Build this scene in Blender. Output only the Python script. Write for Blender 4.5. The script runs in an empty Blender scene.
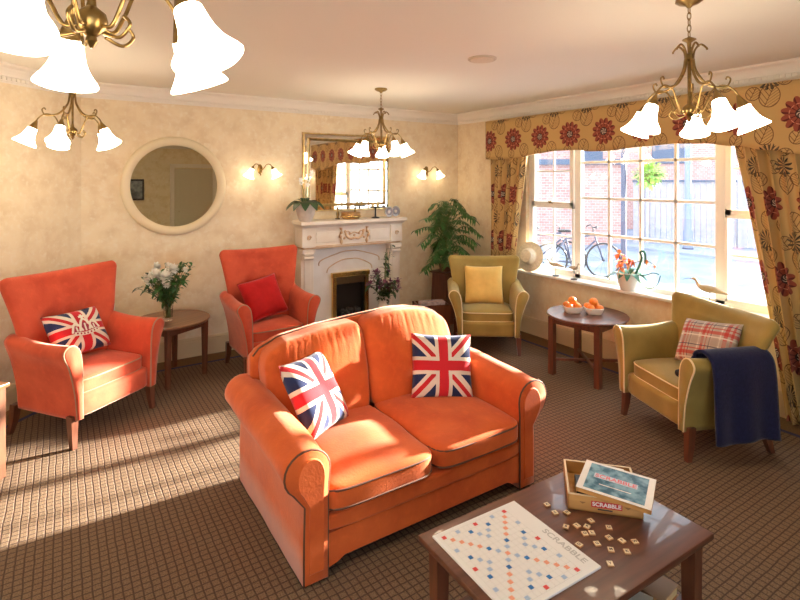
import bpy, bmesh, math, random
from math import sin, cos, pi, radians as R, sqrt, atan2
from mathutils import Vector as V, Matrix, Euler, noise
random.seed(7)
C = bpy.context.scene.collection
LAMP = 12.0
# ------------------------------------------------------------------ node helpers
class X:
    """a float socket with arithmetic"""
    nt = None
    def __init__(s, v): s.v = v
    @staticmethod
    def op(o, *a, clamp=False):
        n = X.nt.nodes.new('ShaderNodeMath'); n.operation = o; n.use_clamp = clamp
        for i, k in enumerate(a):
            k = k.v if isinstance(k, X) else k
            if isinstance(k, (int, float)): n.inputs[i].default_value = k
            else: X.nt.links.new(k, n.inputs[i])
        return X(n.outputs[0])
    def __add__(s, o): return X.op('ADD', s, o)
    __radd__ = __add__
    def __sub__(s, o): return X.op('SUBTRACT', s, o)
    def __rsub__(s, o): return X.op('SUBTRACT', o, s)
    def __mul__(s, o): return X.op('MULTIPLY', s, o)
    __rmul__ = __mul__
    def __truediv__(s, o): return X.op('DIVIDE', s, o)
    def __lt__(s, o): return X.op('LESS_THAN', s, o)
    def __gt__(s, o): return X.op('GREATER_THAN', s, o)
    def abs(s): return X.op('ABSOLUTE', s)
    def sin(s): return X.op('SINE', s)
    def sqrt(s): return X.op('SQRT', s)
    def wrap(s, p, off=0):           # signed offset to the nearest multiple of p
        return (X.op('FRACT', (s - off) / p + 0.5) - 0.5) * p
def mx(a, b): return X.op('MAXIMUM', a, b)
def mn(a, b): return X.op('MINIMUM', a, b)
def lnk(nt, s, d): nt.links.new(s, d)
def colmix(nt, fac, a, b, blend='MIX'):
    n = nt.nodes.new('ShaderNodeMix'); n.data_type = 'RGBA'; n.blend_type = blend
    for k, s in ((0, fac), (6, a), (7, b)):
        if isinstance(s, X): s = s.v
        if isinstance(s, (int, float)): n.inputs[k].default_value = s
        elif isinstance(s, tuple): n.inputs[k].default_value = (*s, 1)
        else: nt.links.new(s, n.inputs[k])
    return n.outputs[2]
MATS = {}
def mat(name, col=(.8, .8, .8), rough=.6, metal=0, noise_amt=0, noise_scale=8, col2=None, bump=0, bump_scale=60,
        sheen=0, emit=None, estr=0, coat=0, spec=.5, trans=0, tint=None):
    m = bpy.data.materials.new(name); m.use_nodes = True; nt = m.node_tree
    b = nt.nodes['Principled BSDF']; X.nt = nt
    b.inputs['Roughness'].default_value = rough; b.inputs['Metallic'].default_value = metal
    b.inputs['Specular IOR Level'].default_value = spec
    b.inputs['Sheen Weight'].default_value = sheen; b.inputs['Sheen Roughness'].default_value = .4
    b.inputs['Coat Weight'].default_value = coat; b.inputs['Transmission Weight'].default_value = trans
    if tint: b.inputs['Sheen Tint'].default_value = (*tint, 1)
    b.inputs['Base Color'].default_value = (*col, 1)
    tc = nt.nodes.new('ShaderNodeTexCoord')
    if noise_amt or col2:
        n = nt.nodes.new('ShaderNodeTexNoise'); n.inputs['Scale'].default_value = noise_scale; n.inputs['Detail'].default_value = 6
        lnk(nt, tc.outputs['Object'], n.inputs['Vector'])
        r = nt.nodes.new('ShaderNodeMapRange'); r.inputs[1].default_value = .35; r.inputs[2].default_value = .65
        lnk(nt, n.outputs[0], r.inputs[0])
        c2 = col2 or tuple(c * (1 - noise_amt) for c in col)
        lnk(nt, colmix(nt, r.outputs[0], col, c2), b.inputs['Base Color'])
    if bump:
        n = nt.nodes.new('ShaderNodeTexNoise'); n.inputs['Scale'].default_value = bump_scale; n.inputs['Detail'].default_value = 4
        lnk(nt, tc.outputs['Object'], n.inputs['Vector'])
        bp = nt.nodes.new('ShaderNodeBump'); bp.inputs['Strength'].default_value = bump; bp.inputs['Distance'].default_value = .01
        lnk(nt, n.outputs[0], bp.inputs['Height']); lnk(nt, bp.outputs[0], b.inputs['Normal'])
    if emit: b.inputs['Emission Color'].default_value = (*emit, 1); b.inputs['Emission Strength'].default_value = estr
    MATS[name] = m
    return m
def sethook(m, col): lnk(m.node_tree, col, m.node_tree.nodes['Principled BSDF'].inputs['Base Color'])
def coords(m, kind='Object'):
    nt = m.node_tree; X.nt = nt
    tc = nt.nodes.new('ShaderNodeTexCoord'); sp = nt.nodes.new('ShaderNodeSeparateXYZ')
    lnk(nt, tc.outputs[kind], sp.inputs[0])
    return X(sp.outputs[0]), X(sp.outputs[1]), X(sp.outputs[2]), tc.outputs[kind]
def bumpx(m, h, strength=.5, dist=.005):
    nt = m.node_tree; bp = nt.nodes.new('ShaderNodeBump'); bp.inputs['Strength'].default_value = strength
    bp.inputs['Distance'].default_value = dist; lnk(nt, h.v, bp.inputs['Height'])
    lnk(nt, bp.outputs[0], nt.nodes['Principled BSDF'].inputs['Normal'])
def noisef(m, vec, scale, detail=4):
    nt = m.node_tree; n = nt.nodes.new('ShaderNodeTexNoise'); n.inputs['Scale'].default_value = scale
    n.inputs['Detail'].default_value = detail; lnk(nt, vec, n.inputs['Vector']); return X(n.outputs[0])

# ------------------------------------------------------------------ materials
wallm = mat('wallpaper', (.77, .61, .41), .85, spec=.2)
x, y, z, vec = coords(wallm); nt = wallm.node_tree
n1 = noisef(wallm, vec, 7, 8); n2 = noisef(wallm, vec, 26, 5); n3 = noisef(wallm, vec, 2.2, 3)
f = X.op('SMOOTH_MIN', n1 * 1.0, 1.0, .1)
c = colmix(nt, X.op('MULTIPLY', (n1 - .42) * 5, .55, clamp=True), (.87, .73, .51), (.73, .56, .35))
c = colmix(nt, X.op('MULTIPLY', (n2 - .5) * 7, .5, clamp=True), c, (.90, .80, .62))
c = colmix(nt, X.op('MULTIPLY', (n3 - .45) * 4, .30, clamp=True), c, (.80, .65, .43))
sethook(wallm, c)
ceilm = mat('ceiling_paint', (.84, .80, .71), .9, spec=.2)
trimm = mat('cornice_paint', (.86, .79, .69), .6)
skirtm = mat('skirting_paint', (.66, .52, .31), .5)
whitem = mat('window_white', (.92, .92, .87), .35)
glass = bpy.data.materials.new('window_glass'); glass.use_nodes = True
nt = glass.node_tree; nt.nodes.clear()
o_ = nt.nodes.new('ShaderNodeOutputMaterial'); t_ = nt.nodes.new('ShaderNodeBsdfTransparent'); g_ = nt.nodes.new('ShaderNodeBsdfGlossy')
g_.inputs['Roughness'].default_value = .02; m_ = nt.nodes.new('ShaderNodeMixShader'); m_.inputs[0].default_value = .05
lnk(nt, t_.outputs[0], m_.inputs[1]); lnk(nt, g_.outputs[0], m_.inputs[2]); lnk(nt, m_.outputs[0], o_.inputs[0])
mirror = mat('mirror_glass', (.93, .92, .86), .015, 1)
mirror2 = mat('bronze_mirror_glass', (.66, .66, .54), .015, 1)
# carpet
carpet = mat('carpet', (.3, .2, .15), .95, spec=.1)
x, y, z, vec = coords(carpet); nt = carpet.node_tree
w = noisef(carpet, vec, 9, 3)
xx = x + (w - .5) * .012; yy = y - (w - .5) * .012
lx = xx.wrap(.037).abs(); ly = yy.wrap(.037).abs()
line = mx(X.op('SUBTRACT', 1, lx / .0052, clamp=True), X.op('SUBTRACT', 1, ly / .0052, clamp=True))
fz = noisef(carpet, vec, 160, 2); big = noisef(carpet, vec, 1.3, 2)
c = colmix(nt, X.op('MULTIPLY', (fz - .35) * 3, 1, clamp=True), (.155, .103, .064), (.265, .187, .126))
c = colmix(nt, X.op('MULTIPLY', line * 1.5, .62, clamp=True), c, (.055, .036, .038))
sethook(carpet, c); bumpx(carpet, fz * .5 - line, .6, .004)
band = mat('carpet_border', (.22, .135, .07), .95, noise_amt=.3, noise_scale=90, spec=.1)
bandb = mat('carpet_blue_line', (.07, .075, .14), .95, noise_amt=.3, noise_scale=90, spec=.1)
def velvet(name, a, b, s=.5):
    m = mat(name, a, .8, sheen=s, bump=.12, bump_scale=90, spec=.2, tint=(1, .75, .6))
    x, y, z, vec = coords(m); nt = m.node_tree
    n = noisef(m, vec, 5, 5); n2 = noisef(m, vec, 24, 4)
    c = colmix(nt, X.op('MULTIPLY', (n - .40) * 4, .75, clamp=True), a, b)
    c = colmix(nt, X.op('MULTIPLY', (n2 - .52) * 5, .22, clamp=True), c, tuple(min(1, k * 1.35) for k in a))
    sethook(m, c); return m
sofam = velvet('orange_suede', (.67, .128, .027), (.54, .082, .018))
redm = velvet('red_orange_velvet', (.62, .10, .045), (.48, .060, .028))
olive = mat('olive_velvet', (.37, .262, .068), .75, noise_amt=.22, noise_scale=6, sheen=.5, bump=.1, bump_scale=120, spec=.25, tint=(1, .95, .7))
pipe_dark = mat('dark_piping', (.13, .05, .025), .7)
pipe_brown = mat('tan_piping', (.40, .22, .13), .6)
pipe_light = mat('pale_piping', (.84, .70, .42), .6)
def wood(name, a, b, rough=.3, scale=1.0, coat=.3, axis='X'):
    m = mat(name, a, rough, coat=coat); nt = m.node_tree; X.nt = nt
    tc = nt.nodes.new('ShaderNodeTexCoord'); mp = nt.nodes.new('ShaderNodeMapping')
    mp.inputs['Scale'].default_value = (1.5, 16, 16) if axis == 'X' else ((16, 1.5, 16) if axis == 'Y' else (16, 16, 1.5))
    lnk(nt, tc.outputs['Object'], mp.inputs[0])
    n = noisef(m, mp.outputs[0], 2.2 * scale, 6)
    sethook(m, colmix(nt, X.op('MULTIPLY', (n - .35) * 3.3, 1, clamp=True), a, b)); return m
mahog = wood('mahogany_top', (.15, .050, .026), (.085, .028, .016), .36)
mahogv = wood('mahogany_legs', (.15, .048, .022), (.085, .026, .013), .35, axis='Z')
walnut = wood('walnut_top', (.25, .105, .042), (.14, .055, .024), .3)
walnutv = wood('walnut_legs', (.17, .062, .028), (.10, .036, .017), .38, axis='Z')
edgew = mat('light_edge', (.55, .33, .18), .35)
boxw = wood('pale_box_wood', (.62, .33, .10), (.52, .25, .07), .5)
brass = mat('antique_brass', (.36, .235, .085), .33, 1, noise_amt=.4, noise_scale=30)
brassb = mat('bright_brass', (.80, .58, .22), .2, 1)
goldm = mat('gold_leaf_frame', (.80, .60, .28), .28, 1, noise_amt=.25, noise_scale=20)
shadem = mat('lit_opal_glass', (.95, .92, .85), .4, emit=(1.0, .83, .61), estr=LAMP)
shades2 = mat('lit_wall_light_glass', (.95, .92, .85), .4, emit=(1.0, .80, .55), estr=5.0)
marble = mat('cream_marble', (.82, .75, .66), .3, col2=(.76, .66, .55), noise_scale=5)
marbled = mat('fawn_marble_carving', (.58, .36, .20), .4, col2=(.68, .48, .30), noise_scale=14)
panelm = mat('white_marble_panel', (.80, .77, .74), .35, col2=(.75, .70, .66), noise_scale=7)
blackm = mat('fire_black', (.012, .011, .012), .35)
coalm = mat('coal', (.02, .02, .022), .8, col2=(.07, .065, .07), noise_scale=40)
ceram = mat('white_ceramic', (.84, .81, .75), .25)
plasterp = mat('whitewashed_pot', (.74, .67, .58), .7, noise_amt=.2, noise_scale=18)
leafm = mat('green_leaf', (.030, .115, .024), .45, col2=(.065, .18, .036), noise_scale=9)
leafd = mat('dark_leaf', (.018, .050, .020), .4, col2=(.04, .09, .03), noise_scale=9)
leafl = mat('light_leaf', (.20, .34, .06), .5, col2=(.12, .26, .05), noise_scale=12)
leaft = mat('teal_leaf', (.015, .20, .13), .35, col2=(.03, .12, .06), noise_scale=12)
stemm = mat('stem', (.13, .17, .05), .6)
petalw = mat('white_petal', (.96, .94, .86), .6)
petalo = mat('orange_petal', (.90, .25, .04), .5, col2=(.88, .42, .20), noise_scale=30)
petalp = mat('purple_petal', (.16, .035, .09), .5)
orangem = mat('orange_peel', (.90, .30, .03), .45, col2=(.85, .22, .02), noise_scale=18, bump=.3, bump_scale=220)
navy = mat('navy_blanket', (.018, .020, .065), .95, noise_amt=.25, noise_scale=60, sheen=.25, bump=.4, bump_scale=160, spec=.1)
strawm = mat('pale_straw', (.82, .74, .55), .8, noise_amt=.2, noise_scale=40)
birdm = mat('bird_wood', (.62, .50, .34), .5, noise_amt=.3, noise_scale=20)
metalk = mat('dark_metal', (.05, .05, .055), .45, .6)
clear = mat('clear_vase_glass', (.92, .95, .93), .03, trans=1, spec=.5)
water = mat('stem_water', (.35, .42, .25), .1)
plastic = mat('socket_plastic', (.85, .85, .86), .35)
redlab = mat('red_label', (.55, .025, .03), .5); whitelab = mat('white_label', (.85, .83, .8), .5)
boardm = mat('game_board', (.82, .83, .84), .45)
sqr = mat('board_red', (.70, .06, .06), .5); sqo = mat('board_salmon', (.82, .36, .24), .5)
sqb = mat('board_blue', (.01, .17, .50), .5); sql = mat('board_pale_blue', (.38, .53, .74), .5)
tilem = mat('tile_cream', (.80, .66, .45), .45); tileside = mat('tile_side', (.55, .28, .12), .5); ink = mat('ink', (.03, .025, .03), .6)
linem = mat('board_line', (.50, .51, .53), .5)
pictm = mat('lid_picture', (.05, .16, .25), .25)
x, y, z, vec = coords(pictm); nt = pictm.node_tree
n = noisef(pictm, vec, 22, 6)
sethook(pictm, colmix(nt, X.op('MULTIPLY', (n - .4) * 5, 1, clamp=True), (.035, .13, .20), (.22, .42, .55)))
paperm = mat('paper', (.72, .68, .58), .7); paperm2 = mat('aged_paper', (.62, .47, .25), .7)
# union flag cloth (UV 0..1)
def flag(name, soft=0):
    m = mat(name, (.5, .5, .5), .85, sheen=.2, bump=.25, bump_scale=180, spec=.15); u, v, _, vec = coords(m, 'UV'); nt = m.node_tree
    a = (u - .5) * 2; b = (v - .5) * 2
    ww = (noisef(m, vec, 3, 2) - .5) * .05
    a = a + ww; b = b - ww
    d = mn((a - b).abs(), (a + b).abs())
    sg = mn((a - b + .045).abs(), (a + b + .045).abs())
    col = colmix(nt, d < .30, (.022, .034, .10), (.74, .66, .55))
    col = colmix(nt, sg < .10, col, (.55, .025, .03))
    ax = mn(a.abs(), b.abs())
    col = colmix(nt, ax < .27, col, (.74, .66, .55))
    col = colmix(nt, ax < .155, col, (.58, .025, .035))
    sethook(m, col); return m
flagm = flag('union_flag_cloth')
plaid = mat('plaid_wool', (.5, .5, .5), .9, sheen=.2, bump=.3, bump_scale=150, spec=.1)
u, v, _, vec = coords(plaid, 'UV'); nt = plaid.node_tree
col = colmix(nt, .0, (.52, .45, .37), (.5, .4, .3))
def stripes(c, q, off, wd, colr, fac):
    return colmix(nt, ((q.wrap(.36, off).abs()) < wd) * fac, c, colr)
for q in (u, v * .7 + .05):
    col = stripes(col, q, .02, .050, (.40, .33, .29), .5)
    col = stripes(col, q, .17, .026, (.50, .035, .03), .72)
    col = stripes(col, q, .24, .010, (.50, .035, .03), .7)
    col = stripes(col, q, .10, .010, (.78, .74, .66), .8)
    col = stripes(col, q, .30, .007, (.04, .04, .10), .8)
sethook(plaid, col)
# curtain fabric (UV in metres)
curt = mat('floral_curtain', (.6, .36, .1), .8, sheen=.15, bump=.15, bump_scale=300, spec=.2)
u, v, _, vec = coords(curt, 'UV'); nt = curt.node_tree
def polar(u0, v0, pu=.40, pv=.56):
    dx = u.wrap(pu, u0); dy = v.wrap(pv, v0)
    return dx, dy, (dx * dx + dy * dy).sqrt(), X.op('ARCTAN2', dy, dx)
col = colmix(nt, .0, (.57, .375, .145), (0, 0, 0))
for (u0, v0, rr, fy) in ((.20, .15, .070, 1.15), (.235, -.135, .062, 1.2), (.10, .27, .05, 1.0), (.03, -.165, .045, 1.1), (.31, .18, .05, 1.0)):
    dx = u.wrap(.40, u0); dy = v.wrap(.56, v0) / fy
    r = (dx * dx + dy * dy).sqrt(); k = dx + dy * .5
    outl = (r - rr).abs() < .0032
    vein = ((k.abs() < .003) + (((dy - k.abs() * .8).wrap(.026)).abs() < .0022)) * (r < rr)
    col = colmix(nt, X.op('MULTIPLY', mx(outl, vein), .8, clamp=True), col, (.10, .04, .02))
for (u0, v0, c1, c2, R0) in ((0, 0, (.29, .062, .045), (.09, .016, .018), .128), (.2, .28, (.10, .075, .05), (.02, .02, .02), .085)):
    dx, dy, r, a = polar(u0, v0)
    edge = (a * 6).sin().abs() * (.24 * R0) + .78 * R0
    inside = r < edge
    if v0: inside = inside * ((a * 13).sin() > -.25)
    col = colmix(nt, inside * .95, col, c1)
    ray = ((a * 12).sin() > .72) * inside * (r > .03)
    col = colmix(nt, ray * .85, col, c2)
    if not v0:
        col = colmix(nt, (r < .038) * 1.0, col, (.05, .03, .03))
        col = colmix(nt, (r < .030) * ((a * 5 + r * 300).sin() > .35), col, (.62, .50, .38))
        col = colmix(nt, ((r - .075).abs() < .0025) * ((a * 6).sin().abs() > .5), col, (.70, .30, .18))
sethook(curt, col)
brick = mat('red_brick', (.4, .12, .08), .9)
nt = brick.node_tree; tc = nt.nodes.new('ShaderNodeTexCoord'); mp = nt.nodes.new('ShaderNodeMapping'); bt = nt.nodes.new('ShaderNodeTexBrick')
mp.inputs['Rotation'].default_value = (R(90), 0, 0)
lnk(nt, tc.outputs['Object'], mp.inputs[0]); lnk(nt, mp.outputs[0], bt.inputs[0]); bt.inputs['Scale'].default_value = 3.2
bt.inputs['Color1'].default_value = (.33, .17, .16, 1); bt.inputs['Color2'].default_value = (.42, .25, .23, 1); bt.inputs['Mortar'].default_value = (.44, .38, .38, 1)
bt.inputs['Mortar Size'].default_value = .02; sethook(brick, bt.outputs[0])
tarmac = mat('tarmac', (.13, .165, .23), .8, col2=(.20, .24, .31), noise_scale=1.5)
pavem = mat('paving', (.24, .28, .34), .8, noise_amt=.15, noise_scale=4)
fencem = mat('fence_wood', (.34, .34, .39), .8, noise_amt=.15, noise_scale=6)
fascia = mat('fascia_blue', (.06, .09, .15), .6); renderm = mat('pale_render', (.5, .5, .55), .8)
rooft = mat('far_roof', (.38, .22, .21), .8, noise_amt=.2, noise_scale=5)
postm = mat('lamp_post_paint', (.045, .055, .10), .5)
doorm = mat('door_cream', (.66, .58, .44), .5); artm = mat('picture_print', (.35, .38, .40), .6, col2=(.1, .12, .14), noise_scale=9)
throwk = mat('black_knit', (.02, .018, .02), .9)
redc = mat('crimson_cushion', (.52, .018, .018), .85, noise_amt=.15, noise_scale=14, sheen=.25, bump=.35, bump_scale=260, spec=.1)
yelc = mat('yellow_cushion', (.78, .52, .15), .8, noise_amt=.12, noise_scale=10, sheen=.25, bump=.3, bump_scale=160, spec=.2)
crownm = mat('crown_cream', (.80, .76, .64), .8); crownd = mat('crown_crimson', (.36, .03, .07), .8)

# ------------------------------------------------------------------ mesh helpers
def link(name, bm, m, parent=None, smooth=False, mats=None):
    me = bpy.data.meshes.new(name); bmesh.ops.recalc_face_normals(bm, faces=bm.faces[:]); bm.to_mesh(me); bm.free()
    for k in (mats or [m]): me.materials.append(k)
    if smooth:
        for p in me.polygons: p.use_smooth = True
        if smooth == 'auto':
            try: me.set_sharp_from_angle(angle=R(40))
            except Exception: pass
    o = bpy.data.objects.new(name, me); C.objects.link(o)
    if parent: o.parent = parent
    return o
def BM(): return bmesh.new()
def tag(o, label, cat, group=None, kind=None):
    o['label'] = label; o['category'] = cat
    if group: o['group'] = group
    if kind: o['kind'] = kind
    return o
def thing(name, label, cat, loc=(0, 0, 0), rz=0, group=None):
    o = bpy.data.objects.new(name, None); C.objects.link(o); o.empty_display_size = .1
    o.location = loc; o.rotation_euler = (0, 0, rz); return tag(o, label, cat, group)
def struct(name, bm, m, smooth=False, mats=None):
    o = link(name, bm, m, None, smooth, mats); o['kind'] = 'structure'; return o
def copy_tree(o, parent=None):
    c = o.copy(); C.objects.link(c); c.parent = parent
    for ch in [k for k in bpy.data.objects if k.parent is o]: copy_tree(ch, c)
    return c
def box(bm, c, s, bev=0, rot=None, seg=2):
    tb = bmesh.new(); bmesh.ops.create_cube(tb, size=1)
    for v in tb.verts: v.co = V((v.co.x * s[0], v.co.y * s[1], v.co.z * s[2]))
    if bev: bmesh.ops.bevel(tb, geom=tb.edges[:], offset=min(bev, min(s) * .45), segments=seg, affect='EDGES', profile=.5)
    M = Matrix.Translation(c)
    if rot is not None: M = M @ (rot if isinstance(rot, Matrix) else Euler(rot).to_matrix().to_4x4())
    mp = {v: bm.verts.new(M @ v.co) for v in tb.verts}
    for f in tb.faces: bm.faces.new([mp[v] for v in f.verts])
    tb.free()
def loft(bm, rings, closed=True, cap=True, loop=False):
    vr = [[bm.verts.new(p) for p in r] for r in rings]
    n = len(rings[0]); L = len(vr)
    for i in range(L if loop else L - 1):
        a, b = vr[i], vr[(i + 1) % L]
        for j in range(n if closed else n - 1):
            k = (j + 1) % n; bm.faces.new((a[j], a[k], b[k], b[j]))
    if cap and closed and not loop:
        bm.faces.new(vr[0]); bm.faces.new(list(reversed(vr[-1])))
    return vr
def lathe(bm, prof, seg=24, M=None, cap=True):
    rings = []
    for r, z in prof:
        rings.append([V((max(r, .0004) * cos(2 * pi * k / seg), max(r, .0004) * sin(2 * pi * k / seg), z)) for k in range(seg)])
    if M is not None: rings = [[M @ p for p in r] for r in rings]
    return loft(bm, rings, cap=cap)
def spline(pts, n=8, closed=False):
    pts = [V(p) for p in pts]; out = []; N = len(pts)
    for i in range(N if closed else N - 1):
        g = (lambda k: pts[k % N]) if closed else (lambda k: pts[min(max(k, 0), N - 1)])
        p0, p1, p2, p3 = g(i - 1), g(i), g(i + 1), g(i + 2)
        for k in range(n):
            t = k / n
            out.append(.5 * ((2 * p1) + (p2 - p0) * t + (2 * p0 - 5 * p1 + 4 * p2 - p3) * t * t + (3 * p1 - p0 - 3 * p2 + p3) * t ** 3))
    if not closed: out.append(pts[-1])
    return out
def tube(bm, pts, r, seg=8, closed=False):
    pts = [V(p) for p in pts]; N = len(pts); rings = []
    rr = r if isinstance(r, (list, tuple)) else [r] * N
    T = [(pts[(i + 1) % N] - pts[i - 1]) if closed else (pts[min(i + 1, N - 1)] - pts[max(i - 1, 0)]) for i in range(N)]
    t0 = T[0].normalized(); nrm = t0.orthogonal().normalized()
    for i in range(N):
        t = T[i].normalized() if T[i].length > 1e-9 else t0
        nrm = (nrm - t * nrm.dot(t)); nrm = nrm.normalized() if nrm.length > 1e-6 else t.orthogonal().normalized()
        b = t.cross(nrm)
        rings.append([pts[i] + (nrm * cos(2 * pi * k / seg) + b * sin(2 * pi * k / seg)) * rr[i] for k in range(seg)])
    loft(bm, rings, loop=closed)
def prism(bm, pts, d):   # pts 3d planar, extruded by vector d
    d = V(d); a = [bm.verts.new(V(p)) for p in pts]; b = [bm.verts.new(V(p) + d) for p in pts]
    n = len(a); bm.faces.new(a); bm.faces.new(list(reversed(b)))
    for i in range(n): bm.faces.new((a[i], b[i], b[(i + 1) % n], a[(i + 1) % n]))
def superbox(bm, c, s, p=7, n=14, crown=0, wob=0, M=None, shape=None):
    N = n + 1; cache = {}; cc = V(c)
    def vert(g):
        if g in cache: return cache[g]
        q = V([-1 + 2 * k / N for k in g]); k = (abs(q.x) ** p + abs(q.y) ** p + abs(q.z) ** p) ** (1 / p); q = q / k
        P = V((q.x * s[0] / 2, q.y * s[1] / 2, q.z * s[2] / 2 + crown * (1 - q.x ** 2) * (1 - q.y ** 2) * (1 if q.z > 0 else 0)))
        if shape: P = shape(P, q)
        if wob: P += noise.noise_vector(P * 4 + cc * 3) * wob
        P = P + cc
        cache[g] = bm.verts.new(M @ P if M is not None else P); return cache[g]
    for ax in range(3):
        for side in (0, N):
            for i in range(N):
                for j in range(N):
                    q = []
                    for di, dj in ((0, 0), (1, 0), (1, 1), (0, 1)):
                        g = [0, 0, 0]; g[ax] = side; g[(ax + 1) % 3] = i + di; g[(ax + 2) % 3] = j + dj; q.append(vert(tuple(g)))
                    bm.faces.new(q)
def pipe_loop(bm, c, sx, sy, z, p=7, r=.006, n=64, M=None, crown=0):
    pts = []
    for k in range(n):
        a = 2 * pi * k / n; q = V((cos(a), sin(a), 0)); q = q / (abs(q.x) ** p + abs(q.y) ** p) ** (1 / p)
        P = V(c) + V((q.x * sx / 2, q.y * sy / 2, z)); pts.append(M @ P if M is not None else P)
    tube(bm, pts, r, 6, True)
def text_obj(name, s, size, m, parent, M, depth=.0006, align='CENTER', bold=0, sx=1):
    cu = bpy.data.curves.new(name, 'FONT'); cu.body = s; cu.size = size; cu.extrude = depth; cu.align_x = align; cu.align_y = 'CENTER'; cu.offset = bold
    t = bpy.data.objects.new(name, cu); C.objects.link(t); bpy.context.view_layer.update()
    me = bpy.data.meshes.new_from_object(t.evaluated_get(bpy.context.evaluated_depsgraph_get()))
    bpy.data.objects.remove(t); bpy.data.curves.remove(cu)
    me.materials.clear(); me.materials.append(m); me.transform(M @ Matrix.Diagonal((sx, 1, 1, 1)))
    o = bpy.data.objects.new(name, me); C.objects.link(o)
    if parent: o.parent = parent
    return o
def frame_M(o, ex, ey):
    ex = V(ex).normalized(); ey = V(ey); ey = (ey - ex * ey.dot(ex)).normalized(); ez = ex.cross(ey)
    M = Matrix.Identity(4)
    for i, a in enumerate((ex, ey, ez)):
        for j in range(3): M[j][i] = a[j]
    M.translation = V(o); return M
def leaf(bm, base, d, L, W, droop=.3, up=(0, 0, 1), n=5, fold=.15):
    base = V(base); d = V(d).normalized(); side = d.cross(V(up))
    side = side.normalized() if side.length > 1e-4 else V((1, 0, 0)); nn = side.cross(d)
    rows = []
    for i in range(n + 1):
        t = i / n; w = W * .5 * sin(pi * min(1, t * .92 + .06)) ** .8
        p = base + d * (L * t) + V((0, 0, -1)) * droop * L * t * t
        rows.append([bm.verts.new(p - side * w + nn * fold * w), bm.verts.new(p), bm.verts.new(p + side * w + nn * fold * w)])
    for i in range(n):
        a, b = rows[i], rows[i + 1]
        bm.faces.new((a[0], a[1], b[1], b[0])); bm.faces.new((a[1], a[2], b[2], b[1]))

# ------------------------------------------------------------------ room shell
WX, WY, H = 4.576, 5.56, 2.684
POLY = [V((WX, -2.6)), V((WX, WY)), V((.142, WY)), V((-3.2, 2.218)), V((-3.2, -2.6))]
SIDES = ['right', 'back', 'left', 'side', 'near']     # edge i runs from POLY[i] to POLY[i+1]
def inset(d):
    n = len(POLY); out = []
    for i in range(n):
        a, b, c = POLY[i - 1], POLY[i], POLY[(i + 1) % n]
        e1 = (b - a).normalized(); e2 = (c - b).normalized()
        n1 = V((-e1.y, e1.x)); n2 = V((-e2.y, e2.x))
        k = 1 / (1 + n1.dot(n2)); out.append(b + (n1 + n2) * k * d)
    return out
def ringmesh(bm, d0, d1, z, mi):
    A, B = inset(d0), inset(d1); n = len(A)
    va = [bm.verts.new((p.x, p.y, z)) for p in A]; vb = [bm.verts.new((p.x, p.y, z)) for p in B]
    for i in range(n):
        f = bm.faces.new((va[i], va[(i + 1) % n], vb[(i + 1) % n], vb[i])); f.material_index = mi
    return vb
bm = BM()
ringmesh(bm, -.15, .235, 0, 1); ringmesh(bm, .235, .275, 0, 2)
A = inset(.275); f = bm.faces.new([bm.verts.new((p.x, p.y, 0)) for p in A]); f.material_index = 0
r = bmesh.ops.extrude_face_region(bm, geom=bm.faces[:])
for v in [g for g in r['geom'] if isinstance(g, bmesh.types.BMVert)]: v.co.z -= .12
struct('floor', bm, carpet, mats=[carpet, band, bandb])
bm = BM(); A = inset(-.2)
prism(bm, [(p.x, p.y, H) for p in A], (0, 0, .12)); struct('ceiling', bm, ceilm)
OUT = inset(-.15)
def wallseg(bm, i, t0, t1, z0, z1):
    a, b = POLY[i], POLY[(i + 1) % 5]; e = (b - a).normalized(); nrm = V((e.y, -e.x)) * .15
    p, q = a + e * t0, a + e * t1
    prism(bm, [(p.x, p.y, z0), (q.x, q.y, z0), (q.x, q.y, z1), (p.x, p.y, z1)], (nrm.x, nrm.y, 0))
# window opening in wall_right: y 1.45..4.30, z .74..2.25
bm = BM(); L = WY + 2.6
wallseg(bm, 0, -.15, 1.45 + 2.6, 0, H); wallseg(bm, 0, 4.30 + 2.6, L + .15, 0, H)
wallseg(bm, 0, 1.45 + 2.6, 4.30 + 2.6, 0, .715); wallseg(bm, 0, 1.45 + 2.6, 4.30 + 2.6, 2.25, H)
struct('wall_right', bm, wallm)
bm = BM(); wallseg(bm, 1, 0, 4.434, 0, H); struct('wall_back', bm, wallm)
bm = BM(); L2 = (POLY[3] - POLY[2]).length; wallseg(bm, 2, 0, L2, 0, H); struct('wall_left', bm, wallm)
bm = BM(); wallseg(bm, 3, 0, 4.818, 0, H); struct('wall_side', bm, wallm)
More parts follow.
